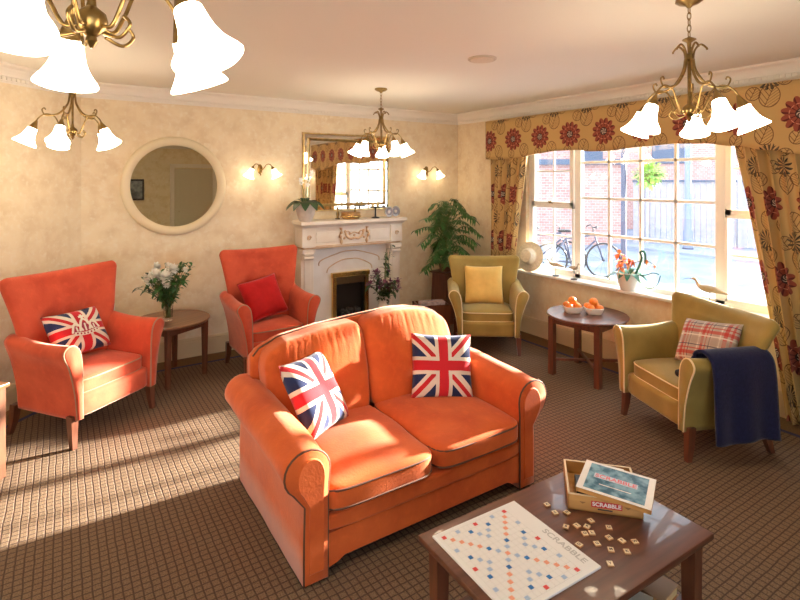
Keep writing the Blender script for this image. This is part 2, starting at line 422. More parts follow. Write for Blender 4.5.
# near wall: opening for the added fill-light window at x -2.4..0.6
bm = BM(); T = lambda x: x + 3.2
wallseg(bm, 4, 0, T(-2.5), 0, H); wallseg(bm, 4, T(.7), T(WX), 0, H); wallseg(bm, 4, T(-2.5), T(.7), 2.3, H)
struct('wall_near', bm, wallm)
def run_profile(i, prof, name, m, n0=0):
    bm = BM(); rings0, rings1 = [], []
    for d, z in prof:
        P = inset(d); a, b = P[i], P[(i + 1) % 5]
        rings0.append((a.x, a.y, z)); rings1.append((b.x, b.y, z))
    loft(bm, [rings0, rings1]); return bm
corn = [(0, 2.547), (.012, 2.547), (.014, 2.556), (.022, 2.560), (.022, 2.592), (.034, 2.596), (.040, 2.612), (.050, 2.630), (.070, 2.652), (.098, 2.664), (.104, 2.670), (.104, 2.684), (0, 2.684)]
for i in range(5):
    bm = run_profile(i, corn, '', None)
    a, b = POLY[i], POLY[(i + 1) % 5]; e = (b - a).normalized(); nn = V((-e.y, e.x)); Ln = (b - a).length
    if i < 3:
        k = .05
        while k < Ln - .05:
            p = a + e * k + nn * .026
            box(bm, (p.x, p.y, 2.578), (.020, .012, .022), rot=(0, 0, atan2(e.y, e.x))); k += .040
    o = struct('trim_%d' % (i + 1), bm, trimm)
skirt = [(0, 0), (.018, 0), (.018, .150), (.014, .158), (.016, .170), (.008, .188), (0, .190)]
for i in range(4):
    bm = run_profile(i, skirt, '', None); struct('baseboard_' + SIDES[i], bm, skirtm)
# ------------------------------------------------------------------ window_1
wx = WX + .075
def frame_box(bm, y0, y1, z0, z1, x=None, t=.06):
    box(bm, ((x or wx), (y0 + y1) / 2, (z0 + z1) / 2), (t, abs(y1 - y0), z1 - z0), .004, seg=1)
w1 = bpy.data.objects.new('window_1', None); C.objects.link(w1); w1['kind'] = 'structure'
bm = BM()
for a in ((1.45, 1.50, .74, 2.25), (4.25, 4.30, .74, 2.25), (1.45, 4.30, .74, .79), (1.45, 4.30, 2.20, 2.25), (3.57, 3.645, .74, 2.25), (2.135, 2.215, .74, 2.25)): frame_box(bm, *a)
link('window_frame', bm, whitem, w1)
# casement sashes
def sash(y0, y1, z0, z1, wd=.045, name='sash'):
    bm = BM()
    for a in ((y0, y0 + wd, z0, z1), (y1 - wd, y1, z0, z1), (y0, y1, z0, z0 + wd), (y0, y1, z1 - wd, z1)): frame_box(bm, *a, x=wx - .012, t=.07)
    return link(name, bm, whitem, w1)
sash(3.65, 4.245, 1.50, 2.2, .05, 'top_sash'); sash(3.65, 4.245, .79, 1.50, .022, 'fixed_sash')
sash(1.505, 2.13, 1.50, 2.2, .05, 'top_sash'); sash(1.505, 2.13, .79, 1.50, .022, 'fixed_sash')
bm = BM()
for yy_ in (2.56, 2.90, 3.24): frame_box(bm, yy_ - .015, yy_ + .015, .79, 2.2, t=.03)
for zz in (1.225, 1.60, 1.975): frame_box(bm, 2.215, 3.57, zz - .014, zz + .014, t=.03)
for (a, b) in ((3.65, 4.245), (1.505, 2.13)):
    frame_box(bm, a, b, 1.16, 1.18, t=.03); frame_box(bm, (a + b) / 2 - .009, (a + b) / 2 + .009, .79, 2.2, t=.03); frame_box(bm, a, b, 1.88, 1.90, t=.03)
link('glazing_bars', bm, whitem, w1)
bm = BM()
for (a, b) in ((3.645, 4.25), (2.215, 3.57), (1.5, 2.135)): box(bm, (wx + .01, (a + b) / 2, 1.495), (.006, b - a, 1.41))
link('glass_pane', bm, glass, w1)
bm = BM(); box(bm, (WX + .01, 3.02, .730), (.248, 2.66, .03), .01); link('window_sill', bm, whitem, w1)
bm = BM()
box(bm, (wx - .055, 3.96, 1.545), (.02, .03, .03), .004); tube(bm, [(wx - .065, 3.96, 1.55), (wx - .085, 3.96, 1.55), (wx - .09, 3.90, 1.535)], .006)
link('window_latch', bm, brass, w1)
bm = BM(); box(bm, (wx - .055, 3.2, .80), (.02, .012, .012), .003); link('window_stay', bm, metalk, w1)
# unseen french window, added in near wall to let in fill daylight
w2 = bpy.data.objects.new('added_window_2', None); C.objects.link(w2); w2['kind'] = 'structure'
bm = BM()
for a, b in ((-2.5, -2.43), (-1.73, -1.66), (-.93, -.86), (-.14, -.07), (.63, .7)): box(bm, ((a + b) / 2, -2.66, 1.15), (b - a, .07, 2.3), .004, seg=1)
for a, b in ((0, .12), (.95, 1.0), (2.2, 2.3)): box(bm, (-.9, -2.66, (a + b) / 2), (3.2, .07, b - a), .004, seg=1)
link('window_frame', bm, whitem, w2)
bm = BM(); box(bm, (-.9, -2.66, 1.15), (3.1, .006, 2.2)); link('glass_pane', bm, glass, w2)
# door with dark glazed leaf seen in the round mirror
d1 = bpy.data.objects.new('door_1', None); C.objects.link(d1); d1['kind'] = 'structure'
bm = BM()
box(bm, (2.75, -2.57, 1.03), (.9, .05, 2.06), .004); link('door_leaf', bm, doorm, d1)
bm = BM()
for sx in (2.25, 3.25): box(bm, (sx, -2.57, 1.07), (.09, .07, 2.14), .006)
box(bm, (2.75, -2.57, 2.13), (1.09, .07, .09), .006); link('door_frame', bm, trimm, d1)
bm = BM()
for (cx, cz, sz) in ((2.55, 1.5, .8), (2.95, 1.5, .8), (2.55, .55, .7), (2.95, .55, .7)): box(bm, (cx, -2.542, cz), (.28, .012, sz), .005)
link('door_panel', bm, doorm, d1)
bm = BM(); lathe(bm, [(.025, 0), (.025, .01), (.01, .02), (.01, .05), (.026, .06), (.026, .08), (.01, .09)], 12, frame_M((2.4, -2.545, 1.0), (1, 0, 0), (0, 0, 1)) ); link('door_knob', bm, brass, d1)
# ------------------------------------------------------------------ outdoors
bm = BM(); box(bm, (20, 5, -.20), (30.6, 50, .1)); struct('ground_road', bm, tarmac)
bm = BM(); box(bm, (8.6, 7.0, -.145), (1.4, 16, .03)); box(bm, (14.2, 9.5, -.12), (1.6, 16, .06)); struct('ground_pavement', bm, pavem)
o = thing('brick_garage', 'low red brick garage with dark blue fascia beyond the window', 'building', (12.4, 10.3, -.15), R(-38))
bm = BM(); box(bm, (0, 1.5, 1.2), (3.6, 3.0, 2.4)); link('wall', bm, brick, o)
bm = BM(); box(bm, (0, 1.5, 2.46), (3.9, 3.3, .16)); link('fascia', bm, fascia, o)
bm = BM(); box(bm, (-1.2, -.03, .95), (1.0, .06, 1.5), .01); link('pale_door', bm, renderm, o)
bm = BM()
for k in range(12): box(bm, (-5.0 + k * .24, -.02, 1.3), (.22, .04, 2.6))
o = thing('timber_fence', 'long pale grey timber fence across the road', 'fence', (15.1, 8.2, -.15), R(-48))
bm = BM()
for k in range(46): box(bm, (-1.2 + k * .15, 0, .95), (.138, .025, 1.9), .004, seg=1)
link('boards', bm, fencem, o)
bm = BM(); box(bm, (2.2, -.03, 1.9), (7.0, .09, .06)); link('top_rail', bm, fascia, o)
for k in range(3):
    bm = BM(); box(bm, (-.9 + k * 2.4, -.06, 1.0), (.10, .10, 2.1)); link('fence_post', bm, fencem, o)
o = thing('brick_house', 'distant red brick house with pitched roof behind the fence', 'building', (21, 12.5, -.15), R(-45))
bm = BM(); box(bm, (0, 0, 2.2), (10, 4, 4.4)); link('wall', bm, brick, o)
bm = BM(); prism(bm, [(-5.3, -2.3, 4.4), (-5.3, 2.3, 4.4), (-5.3, 0, 6.2)], (10.6, 0, 0)); link('roof', bm, rooft, o)
for k in range(3):
    bm = BM(); box(bm, (-3 + 3 * k, -2.02, 3.1), (1.2, .08, 1.1), .01); link('window', bm, fascia, o)
o = thing('lamp_post', 'dark blue lamp post with hanging basket arm outside the window', 'lamp post', (9.75, 6.47, -.15))
bm = BM(); lathe(bm, [(.075, 0), (.075, .25), (.055, .3), (.05, 3.2), (.03, 3.3)], 14); link('pole', bm, postm, o, 'auto')
bm = BM(); tube(bm, spline([(0, 0, 2.7), (.2, -.14, 2.78), (.42, -.30, 2.60)]), .014); link('basket_arm', bm, postm, o, True)
bm = BM(); lathe(bm, [(.05, 3.3), (.13, 3.35), (.16, 3.6), (.04, 3.75)], 12); link('lantern', bm, postm, o, 'auto')
o = thing('hanging_basket', 'hanging basket of green trailing leaves on the lamp post outside', 'hanging basket', (10.17, 6.17, 1.95))
bm = BM(); lathe(bm, [(.02, -.22), (.14, -.15), (.2, 0), (.18, 0), (.12, -.12), (.02, -.18)], 14); link('basket', bm, stemm, o, 'auto')
bm = BM(); tube(bm, [(0, 0, 0), (0, 0, .62)], .006, 5); link('chain', bm, postm, o)
bm = BM()
for k in range(520):
    d = V((random.gauss(0, 1), random.gauss(0, 1), random.gauss(0, .8))).normalized()
    leaf(bm, d * random.uniform(.08, .27) + V((0, 0, -.02)), d + V((0, 0, .2)), .11, .06, .4, n=3)
link('foliage', bm, mat('outdoor_leaf', (.16, .42, .10), .6, col2=(.45, .55, .12), noise_scale=8), o)
tp = thing('slim_post', 'slim grey-blue post standing in front of the pale fence', 'post', (14.2, 7.5, -.12))
bm = BM(); lathe(bm, [(.12, 0), (.12, .5), (.085, .55), (.08, 3.4), (.1, 3.42), (.1, 3.5)], 12); link('pole', bm, mat('post_grey', (.16, .20, .30), .5), tp, 'auto')
bm = BM(); lathe(bm, [(.14, .0), (.14, .05), (.12, .07)], 12); link('base_collar', bm, postm, tp, 'auto')
def bicycle(lab, loc, rz):
    o = thing('bicycle', lab, 'bicycle', loc, rz, None)
    for sx in (-.52, .52):
        bm = BM(); ring = [(sx + .33 * cos(a * pi / 18), 0, .34 + .33 * sin(a * pi / 18)) for a in range(36)]
        tube(bm, ring, .018, 8, True)
        wl = link('wheel', bm, blackm, o, True)
        bm = BM()
        for a in range(14): tube(bm, [(sx, 0, .34), (sx + .32 * cos(a * pi / 7), 0, .34 + .32 * sin(a * pi / 7))], .002, 4)
        lathe(bm, [(.02, -.03), (.02, .03)], 10, frame_M((sx, 0, .34), (1, 0, 0), (0, 0, 1)))
        link('spokes', bm, metalk, wl)
    bm = BM()
    for a, b in (((-.52, .34), (-.12, .30)), ((-.52, .34), (-.2, .78)), ((-.12, .30), (-.22, .86)), ((-.12, .30), (.36, .72)), ((-.2, .76), (.34, .84)), ((.32, .92), (.52, .34))):
        tube(bm, [(a[0], 0, a[1]), (b[0], 0, b[1])], .017, 8)
    link('frame', bm, postm, o, True)
    bm = BM(); tube(bm, spline([(.28, -.26, .98), (.34, -.18, 1.02), (.32, 0, .98), (.34, .18, 1.02), (.28, .26, .98)]), .013, 8); tube(bm, [(.32, 0, .98), (.32, 0, .9)], .013)
    link('handlebar', bm, metalk, o, True)
    bm = BM(); superbox(bm, (-.24, 0, .92), (.27, .14, .06), 3, 5); link('saddle', bm, blackm, o, True)
    bm = BM(); ring = [(-.12 + .08 * cos(a * pi / 10), .03, .30 + .08 * sin(a * pi / 10)) for a in range(20)]; tube(bm, ring, .008, 6, True)
    tube(bm, [(-.12, .05, .3), (-.02, .05, .18)], .008); tube(bm, [(-.12, -.05, .3), (-.22, -.05, .42)], .008); link('crank', bm, metalk, o, True)
    return o
bicycle('bicycle parked outside whose front wheel shows right of the left mullion', (8.45, 6.62, -.13), R(-33))
bicycle('bicycle leaning behind the other, further left beyond the window', (8.35, 7.35, -.13), R(-70))

# ------------------------------------------------------------------ pelmet and curtains
def valz(y):
    ks = [(.92, 2.04), (1.2, 1.985), (1.535, 1.979), (1.735, 2.017), (1.954, 2.059), (2.2, 2.092), (2.46, 2.103), (2.755, 2.093), (3.085, 2.071), (3.25, 2.075), (3.456, 2.099), (3.7, 2.10), (3.99, 2.079), (4.23, 2.043), (4.5, 2.03), (4.80, 2.045)]
    for (a, p), (b, q) in zip(ks, ks[1:]):
        if a <= y <= b + 1e-6:
            t = (y - a) / (b - a); t = t * t * (3 - 2 * t); return p + (q - p) * t
    return 2.04
def uvgrid(bm, P, UVf, nu, nv, uvl=None):
    uvl = bm.loops.layers.uv.verify()
    vs = [[bm.verts.new(P(i / nu, j / nv)) for j in range(nv + 1)] for i in range(nu + 1)]
    for i in range(nu):
        for j in range(nv):
            f = bm.faces.new((vs[i][j], vs[i + 1][j], vs[i + 1][j + 1], vs[i][j + 1]))
            for lp, (a, b) in zip(f.loops, ((i, j), (i + 1, j), (i + 1, j + 1), (i, j + 1))): lp[uvl].uv = UVf(a / nu, b / nv)
    return vs
path = [(WX - .005, .92), (4.385, .92), (4.385, 4.80), (WX - .005, 4.80)]
seg_l = [.161, 3.88, .161]; tot = sum(seg_l)
def vp(s):
    s *= tot
    for k, L_ in enumerate(seg_l):
        if s <= L_ or k == 2:
            t = min(1, s / L_); a, b = path[k], path[k + 1]; return a[0] + (b[0] - a[0]) * t, a[1] + (b[1] - a[1]) * t
        s -= L_
val = thing('pelmet', 'floral mustard pelmet with red flowers across the top of the window', 'pelmet', (4.45, 2.86, 2.5))
inv = Matrix.Translation((-4.45, -2.86, -2.5))
bm = BM()
def vP(i, j):
    x, y = vp(i); zb = valz(y); zz = zb + (2.51 - zb) * j
    x += .004 * sin(y * 9 + zz * 4) if 4.3 < x < 4.45 else 0
    return inv @ V((x, y, zz))
def vU(i, j):
    x, y = vp(i); zb = valz(y); return (y - 3.118 if 4.375 < x < 4.395 else x, zb + (2.51 - zb) * j - 2.265)
uvgrid(bm, vP, vU, 140, 10); o = link('valance_cloth', bm, curt, val, True)
md = o.modifiers.new('s', 'SOLIDIFY'); md.thickness = .012; md.offset = 0
bm = BM(); box(bm, (.04, 0, .0), (.15, 3.84, .015)); link('pelmet_board', bm, whitem, val)
def curtain(lab, y_in_top, y_out, y_in_bot, y_out_bot, z0, z1, folds, seedv, uoff):
    folds = folds * 1.3
    rnd = random.Random(seedv); ph = [rnd.uniform(-.5, .5) for _ in range(40)]
    w0 = abs(y_out - y_in_top)
    def P(i, j):
        z = z1 + (z0 - z1) * j
        k = j
        yi = y_in_top + (y_in_bot - y_in_top) * k; yo = y_out + (y_out_bot - y_out) * k
        t = i + .012 * sin(i * 17 + j * 3)
        a = t * folds * 2 * pi + .6 * sin(t * 9 + seedv)
        amp = .046 * (.75 + .35 * sin(i * 23 + seedv)) * (.85 + .15 * j)
        return V((4.452 + amp * sin(a) + .006 * sin(j * 9 + i * 30), yi + (yo - yi) * t + .012 * cos(a), z))
    bm = BM(); uvgrid(bm, P, lambda i, j: (i * w0 * 1.9 + uoff, (z1 + (z0 - z1) * j) - 1.62), 220, 40)
    o = link('curtain', bm, curt, None, True); md = o.modifiers.new('s', 'SOLIDIFY'); md.thickness = .004
    return tag(o, lab, 'curtain', 'floral curtains')
curtain('floral curtain hanging at the right side of the window, behind the plaid cushion chair', 1.99, 1.0, 1.63, 1.02, .02, 2.12, 9, 3, .0)
curtain('narrow floral curtain at the left side of the window above the straw hat', 4.155, 4.74, 4.50, 4.72, .02, 2.12, 6, 5, .1)

# ------------------------------------------------------------------ armchairs
def armchair(label, loc, fdir, m, pipe, Hb=1.12, Wt=.86, Ha=.70, leg_m=mahogv, nb=3, lean=.13, zs=.44, group=None, W=.80, D=.66):
    rz = atan2(fdir[1], fdir[0]) + pi / 2
    t = thing('armchair', label, 'armchair', (loc[0], loc[1], 0), rz, group)
    zb = .185; aw = .115
    # base
    bm = BM(); superbox(bm, (0, .0, (zb + .335) / 2), (W - .19, D - .05, .335 - zb + .01), 12, 8); link('base', bm, m, t, True)
    # seat cushion
    sw = W - 2 * aw - .01
    bm = BM(); superbox(bm, (0, -.045, zs - .065), (sw, D - .19, .13), 7, 14, .022, .006); sc = link('seat_cushion', bm, m, t, True)
    bm = BM(); pipe_loop(bm, (0, -.045, 0), sw * 1.0, (D - .19) * 1.0, zs - .02, 7, .005, 56); pipe_loop(bm, (0, -.045, 0), sw, D - .19, zs - .105, 7, .004, 56)
    link('piping', bm, pipe, sc, True)
    for s in (-1, 1):
        def sec(y, k, sh=0):   # k 0 front..1 back
            top = Ha + .025 * k - .02 * sin(pi * k); hw = W / 2
            pts = [(hw - .085, zb), (hw - .068, .36), (hw - .028, Ha - .16), (hw + .012, top - .065), (hw + .008, top - .025), (hw - .028, top), (hw - .072, top - .012),
                   (hw - .104, top - .06), (hw - .118, top - .16), (hw - .122, .40), (hw - .125, zb)]
            q = spline([(a, 0, b) for a, b in pts], 4, False)
            cx, cz = hw - .055, .45
            return [V((s * (cx + (p.x - cx) * (1 - sh * 2.2)), y, cz + (p.z - cz) * (1 - sh * .45))) for p in q]
        bm = BM(); rings = []
        for k in range(17):
            kk = k / 16; rings.append(sec(-D / 2 + .015 + kk * (D - .10), kk))
        rings = [sec(-D / 2 - .004, 0, .09), sec(-D / 2 + .003, 0, .03)] + rings + [sec(D / 2 - .08, 1, .05)]
        loft(bm, rings); a = link('arm', bm, m, t, True)
        bm = BM(); tube(bm, sec(-D / 2 + .006, 0, .012), .006, 6); link('piping', bm, pipe, a, True)
    # backrest
    bm = BM(); rows = []; nu = 34; z0 = .30; bw = W / 2 - .075; th = .115; y0 = D / 2 - .15
    us = [sin((i / nu - .5) * pi) * .55 + (i / nu - .5) * 2 * .45 for i in range(nu + 1)]
    btn = [(x_, .62 if nb == 3 else .55) for x_ in ((-.42, 0, .42) if nb == 3 else (-.35, .35))]
    def prow(v, dz=0, sh=0, ths=1):
        w = bw + (Wt / 2 - bw) * (max(0, v) ** 1.7) - sh; z = z0 + v * (Hb - .05 - z0) + dz
        yc = y0 + lean * v ** 1.2; fr, bk = [], []
        for u_ in us:
            wing = -.075 * abs(u_) ** 2.6 * min(1, v * 1.6); tt = th / 2 * ths * (1 - abs(u_) ** 9) ** .5
            dn = 0
            for bx, bv in btn:
                dd = ((u_ - bx) * w) ** 2 + ((v - bv) * (Hb - z0)) ** 2
                dn += .030 * math.exp(-dd / .0016) + .012 * math.exp(-(((u_ - bx) * w) / .012) ** 2) * (1 if v > bv and v < .98 else 0) * .5
            dn += .012 * math.exp(-(((v - btn[0][1]) * (Hb - z0)) / .03) ** 2) * (abs(u_) < .55)
            sag = .012 * (1 - u_ * u_)
            fr.append(V((u_ * w, yc + wing - tt - sag * sin(pi * min(1, v)) + dn * ths, z - .02 * (1 - u_ * u_) * (v > .9) * v)))
            bk.append(V((u_ * w, yc + wing + tt, z - .02 * (1 - u_ * u_) * (v > .9) * v)))
        return fr + bk[::-1][1:-1]
    for i in range(27): rows.append(prow(i / 26))
    for al in (20, 40, 58, 74, 86): rows.append(prow(1, .05 * sin(R(al)), .05 * (1 - cos(R(al))), cos(R(al))))
    loft(bm, rows); br = link('backrest', bm, m, t, True)
    for bx, bv in btn:
        w = bw + (Wt / 2 - bw) * bv ** 1.7; yy_ = y0 + lean * bv ** 1.2 - th / 2 + .022 - .012 * (1 - bx * bx) - .075 * abs(bx) ** 2.6
        bm = BM(); superbox(bm, (bx * w, yy_, z0 + bv * (Hb - .05 - z0)), (.026, .014, .026), 2.3, 4); link('button', bm, m, br, True)
    for sx in (-1, 1):
        for sy in (-1, 1):
            bm = BM(); x0_, y0_ = sx * (W / 2 - .085), sy * (D / 2 - .055)
            spl = .02 if sy < 0 else .05
            rg = []
            for zz, hw_, f_ in ((zb + .03, .026, 0), (.09, .021, .4), (0, .016, 1)):
                cx, cy = x0_ + sx * .008 * f_, y0_ + sy * spl * f_
                rg.append([V((cx + a * hw_, cy + b * hw_, zz)) for a, b in ((-1, -1), (1, -1), (1, 1), (-1, 1))])
            loft(bm, rg); link('leg', bm, leg_m, t)
    return t
def placeM(t): return Matrix.Translation(t.location) @ Euler(t.rotation_euler).to_matrix().to_4x4()
chL = armchair('high-backed red-orange armchair at far left holding the flag cushion with a crown', (.15, 4.52), (.60, -.80), redm, pipe_brown, W=.82, Wt=.93)
chB = armchair('high-backed red-orange armchair left of the fireplace holding a plain crimson cushion', (1.66, 4.87), (0.02, -1), redm, pipe_brown, W=.76, Wt=.80)
chY = armchair('low olive armchair in the corner holding a plain yellow cushion', (3.835, 4.19), (-.60, -.80), olive, pipe_light, Hb=.95, Wt=.80, Ha=.66, nb=2, lean=.10, W=.78)
chR = armchair('olive armchair by the window at right with the plaid cushion and navy blanket', (3.745, 1.963), (-.922, .386), olive, pipe_light, Hb=.90, Wt=.95, Ha=.67, nb=2, lean=.13, W=.83)
# ------------------------------------------------------------------ cushions
def cushion(label, cat_name, M, w, h, T, m, fringe=0):
    bm = BM(); n = 22
    def shp(u_, v_, s):
        a = u_ * w / 2 * (1 - .055 * (1 - v_ * v_)); b = v_ * h / 2 * (1 - .055 * (1 - u_ * u_))
        z = s * T / 2 * max(0, (1 - u_ ** 4) * (1 - v_ ** 4)) ** .55
        z += s * .006 * noise.noise(V((a * 12, b * 12, s * 3))) * (1 - u_ ** 2) * (1 - v_ ** 2)
        return V((a, b, z))
    cushion.shp = shp
    for s in (1, -1):
        uvgrid(bm, lambda i, j: shp(2 * i - 1, 2 * j - 1, s), lambda i, j: (i, j), n, n)
    bmesh.ops.remove_doubles(bm, verts=bm.verts[:], dist=1e-5)
    o = link('cushion', bm, m, None, True); o.matrix_world = M
    return tag(o, label, 'cushion')
def cusM(c, nrm, roll):
    nrm = V(nrm).normalized(); up = V((0, 0, 1)); up = (up - nrm * up.dot(nrm)).normalized(); ex = up.cross(nrm)
    M = frame_M(c, ex, up); return M @ Matrix.Rotation(R(roll), 4, 'Z')
def PM(c, rz, rx, roll): return Matrix.Translation(c) @ Matrix.Rotation(R(rz), 4, 'Z') @ Matrix.Rotation(R(rx), 4, 'X') @ Matrix.Rotation(R(roll), 4, 'Z')
def local(t, p): return placeM(t) @ V(p)
def ldir(t, d): return placeM(t).to_3x3() @ V(d)
cL = cushion('union flag cushion with a cream crown on the far left armchair', 'cushion', PM((.095, 4.575, .655), 46, 60, -4), .49, .34, .13, flagm)
shp = cushion.shp
def decal(name, polys, m, off=.002):
    bm = BM()
    for pl_ in polys:
        vs = []
        for u_, v_ in pl_: q = shp(u_, v_, 1); vs.append(bm.verts.new(q + V((0, 0, off))))
        bm.faces.new(vs)
    bmesh.ops.triangulate(bm, faces=bm.faces[:])
    o = link(name, bm, m, cL); return o
def band_(pts, wd):
    out = []
    for (a, b), (c_, d_) in zip(pts, pts[1:]):
        n_ = V((-(d_ - b), (c_ - a))).normalized() * wd; out.append([(a - n_.x, b - n_.y), (c_ - n_.x, d_ - n_.y), (c_ + n_.x, d_ + n_.y), (a + n_.x, b + n_.y)])
    return out
arc = lambda x0, x1, y0, h_: [(x0 + (x1 - x0) * k / 10, y0 + h_ * sin(pi * k / 10)) for k in range(11)]
ba = [(-.46 + .92 * k / 12, -.26 - .10 * sin(pi * k / 12) + .08) for k in range(13)]
decal('crown_lining', [arc(-.50, -.16, -.16, .34), arc(-.20, .20, -.16, .44), arc(.16, .50, -.16, .34)], crownd, .010)
decal('crown_motif', band_(ba, .075) + band_(arc(-.52, -.12, -.14, .42), .040) + band_(arc(.12, .52, -.14, .42), .040) + band_(arc(-.24, .24, -.14, .56), .045)
      + band_([(0, .38), (0, .66)], .045) + band_([(-.10, .55), (.10, .55)], .05) + band_([(-.33, -.12), (-.33, .1)], .03) + band_([(.33, -.12), (.33, .1)], .03) + band_([(0, -.16), (0, .2)], .03), crownm, .016)
decal('crown_jewels', [[(a - .028, b - .04), (a + .028, b - .04), (a + .028, b + .04), (a - .028, b + .04)] for a, b in [(-.38 + .127 * k, -.18 - .10 * sin(pi * (k + .5) / 7)) for k in range(7)]], crownd, .020)
cushion('plain crimson square cushion on the red armchair left of the fireplace', '', PM((1.62, 4.90, .660), 3.9, 62, 10.3), .40, .40, .13, redc)
cushion('plain yellow square cushion on the olive corner armchair', '', cusM(local(chY, (-.015, .045, .650)), ldir(chY, (.0, -1, .30)), 0), .42, .41, .13, yelc)
cushion('red, grey and cream plaid cushion on the olive armchair at right', '', PM((3.815, 1.88, .645), 251, 60, 10), .46, .33, .13, plaid)

# ------------------------------------------------------------------ sofa
so = thing('sofa', 'orange suede two-seat sofa with scroll arms in the middle of the room', 'sofa', (1.60, 2.63, 0))
S = Matrix.Translation((-1.60, -2.63, 0))
XL, XR, YF, YB = .885, 2.325, 2.125, 3.12
def addS(name, bm, m, parent=so, smooth=True):
    bmesh.ops.transform(bm, matrix=S, verts=bm.verts[:]); return link(name, bm, m, parent, smooth)
bm = BM(); box(bm, (1.605, 2.63, .165), (1.30, .92, .20), .012, seg=3); addS('base', bm, sofam, smooth='auto')
bm = BM(); superbox(bm, (1.605, 2.17, .245), (1.24, .10, .085), 6, 14); addS('front_rail', bm, sofam)
bm = BM(); tube(bm, [(.99, 2.157, .197), (2.22, 2.157, .197)], .004, 6); addS('rail_piping', bm, pipe_dark)
for s, xo in ((-1, XL), (1, XR)):
    def arm_sec(y, k, sh=0):
        up = .03 * k + .012 * sin(pi * k); r = .106 if s > 0 else .100; cz = .510 + up; cx = .000 if s > 0 else .010
        pts = [(0.0, .0 if k < .02 else .0), (.0, .20), (.0, .38)]
        pts = [(0, 0, .012), (0, 0, .2), (.004, 0, .36)]
        ring = [V(p) for p in pts]
        for q in range(15):
            a = R(232 - q * (232 + 2) / 14); ring.append(V((-(0) + cx + .006 + r * 1.08 * cos(a) * 1.0, 0, cz + r * sin(a))))
        ring += [V((.115, 0, .42)), V((.115, 0, .2)), V((.115, 0, .012))]
        out = []
        for p in ring:
            cx_, cz_ = .05, .36
            X_ = cx_ + (p.x - cx_) * (1 - 1.2 * sh); Z_ = cz_ + (p.z - cz_) * (1 - .45 * sh)
            out.append(V((xo - s * X_, y, Z_)))
        return out
    bm = BM(); rings = [arm_sec(YF - .006, 0, .07), arm_sec(YF, 0, .02)]
    for k in range(24):
        kk = k / 23; rings.append([p + V((0, 0, 0)) + noise.noise_vector(p * 5) * .006 for p in arm_sec(YF + .015 + kk * (YB - YF - .03), kk)])
    rings.append(arm_sec(YB, 1, .05))
    loft(bm, rings); a = addS('arm', bm, sofam)
    bm = BM(); tube(bm, arm_sec(YF + .002, 0, .014), .0055, 6); addS('arm_piping', bm, pipe_dark, a)
    # front facing panel
    bm = BM(); q = arm_sec(YF - .004, 0, .30)
    loft(bm, [q, [p + V((0, -.010, 0)) for p in arm_sec(YF - .004, 0, .36)]]); addS('arm_front_panel', bm, sofam, a, 'auto')
def backtop(x):
    ks = [(.88, .70), (.96, .80), (1.08, .855), (1.35, .89), (1.60, .91), (1.85, .922), (2.02, .915), (2.16, .888), (2.26, .84), (2.33, .76), (2.38, .66)]
    for (a, p), (b, q) in zip(ks, ks[1:]):
        if a <= x <= b: return p + (q - p) * (x - a) / (b - a)
    return ks[0][1] if x < ks[0][0] else ks[-1][1]
# back frame
bm = BM(); rings = []
for k in range(41):
    x = .93 + 1.42 * k / 40; zt = backtop(x) - .012
    rings.append([V((x, 3.03, .1)), V((x, 3.0, zt - .03)), V((x, 3.01, zt)), V((x, 3.06, zt + .008)), V((x, 3.10, zt - .01)), V((x, 3.12, zt - .04)), V((x, 3.12, .1))])
loft(bm, rings); bf = addS('back_frame', bm, sofam)
bm = BM(); tube(bm, [(x_, 3.005, backtop(x_) + .002) for x_ in [.93 + 1.42 * k / 40 for k in range(41)]], .0055, 6); addS('back_piping', bm, pipe_dark, bf)
# back cushions
for x0, x1 in ((.965, 1.603), (1.607, 2.29)):
    w = x1 - x0; cx = (x0 + x1) / 2
    def shp2(P, q):
        zt = backtop(min(max(cx + P.x, .95), 2.34)) + .002
        t = (q.z + 1) / 2; z = .36 + (zt - .36) * t
        y = P.y + .13 * t - .5 * 0
        y -= .035 * (1 - q.x ** 2) * (1 - (2 * t - 1) ** 2) * (q.y < 0)
        if q.y < 0.3:
            y += .006 * sin(q.x * 42 + 3 * noise.noise(V((q.x * 3, t * 2, 5)))) * max(0, t - .55) * 2 * (1 - .3 * abs(q.x))
        return V((P.x, y, z - 0))
    bm = BM(); superbox(bm, (cx, 2.84, 0), (w, .21, 1), 7, 30, 0, .010, shape=shp2)
    b = addS('back_cushion', bm, sofam)
    bm = BM(); pts = []
    for k in range(30):
        x = x0 + .015 + (w - .03) * k / 29; e = min(k, 29 - k) / 3; pts.append((x, 2.925 + .01, backtop(x) - .028 - (.03 * (1 - min(1, e)))))
    tube(bm, spline(pts, 2), .005, 6); addS('piping', bm, pipe_dark, b)
for x0, x1 in ((.985, 1.605), (1.609, 2.226)):
    w = x1 - x0; cx = (x0 + x1) / 2
    bm = BM(); superbox(bm, (cx, 2.465, .352), (w, .73, .130), 8, 20, .030, .008)
    b = addS('seat_cushion', bm, sofam)
    bm = BM(); pipe_loop(bm, (cx, 2.465, 0), w * .985, .725, .392, 8, .0055, 80); pipe_loop(bm, (cx, 2.465, 0), w * .99, .73, .31, 8, .005, 80); addS('piping', bm, pipe_dark, b)
bm = BM()
pts = [(.995, 2.135, .045), (1.05, 2.135, .055), (1.09, 2.135, .075), (2.12, 2.135, .075), (2.16, 2.135, .055), (2.215, 2.135, .045), (2.215, 2.135, .20), (.995, 2.135, .20)]
prism(bm, pts, (0, .02, 0)); addS('front_apron', bm, sofam, smooth=False)
for px_, py_ in ((.94, 2.18), (2.27, 2.18), (.94, 3.05), (2.27, 3.05)):
    bm = BM(); lathe(bm, [(.018, 0), (.022, .06)], 12, Matrix.Translation((px_, py_, 0))); addS('foot', bm, blackm)
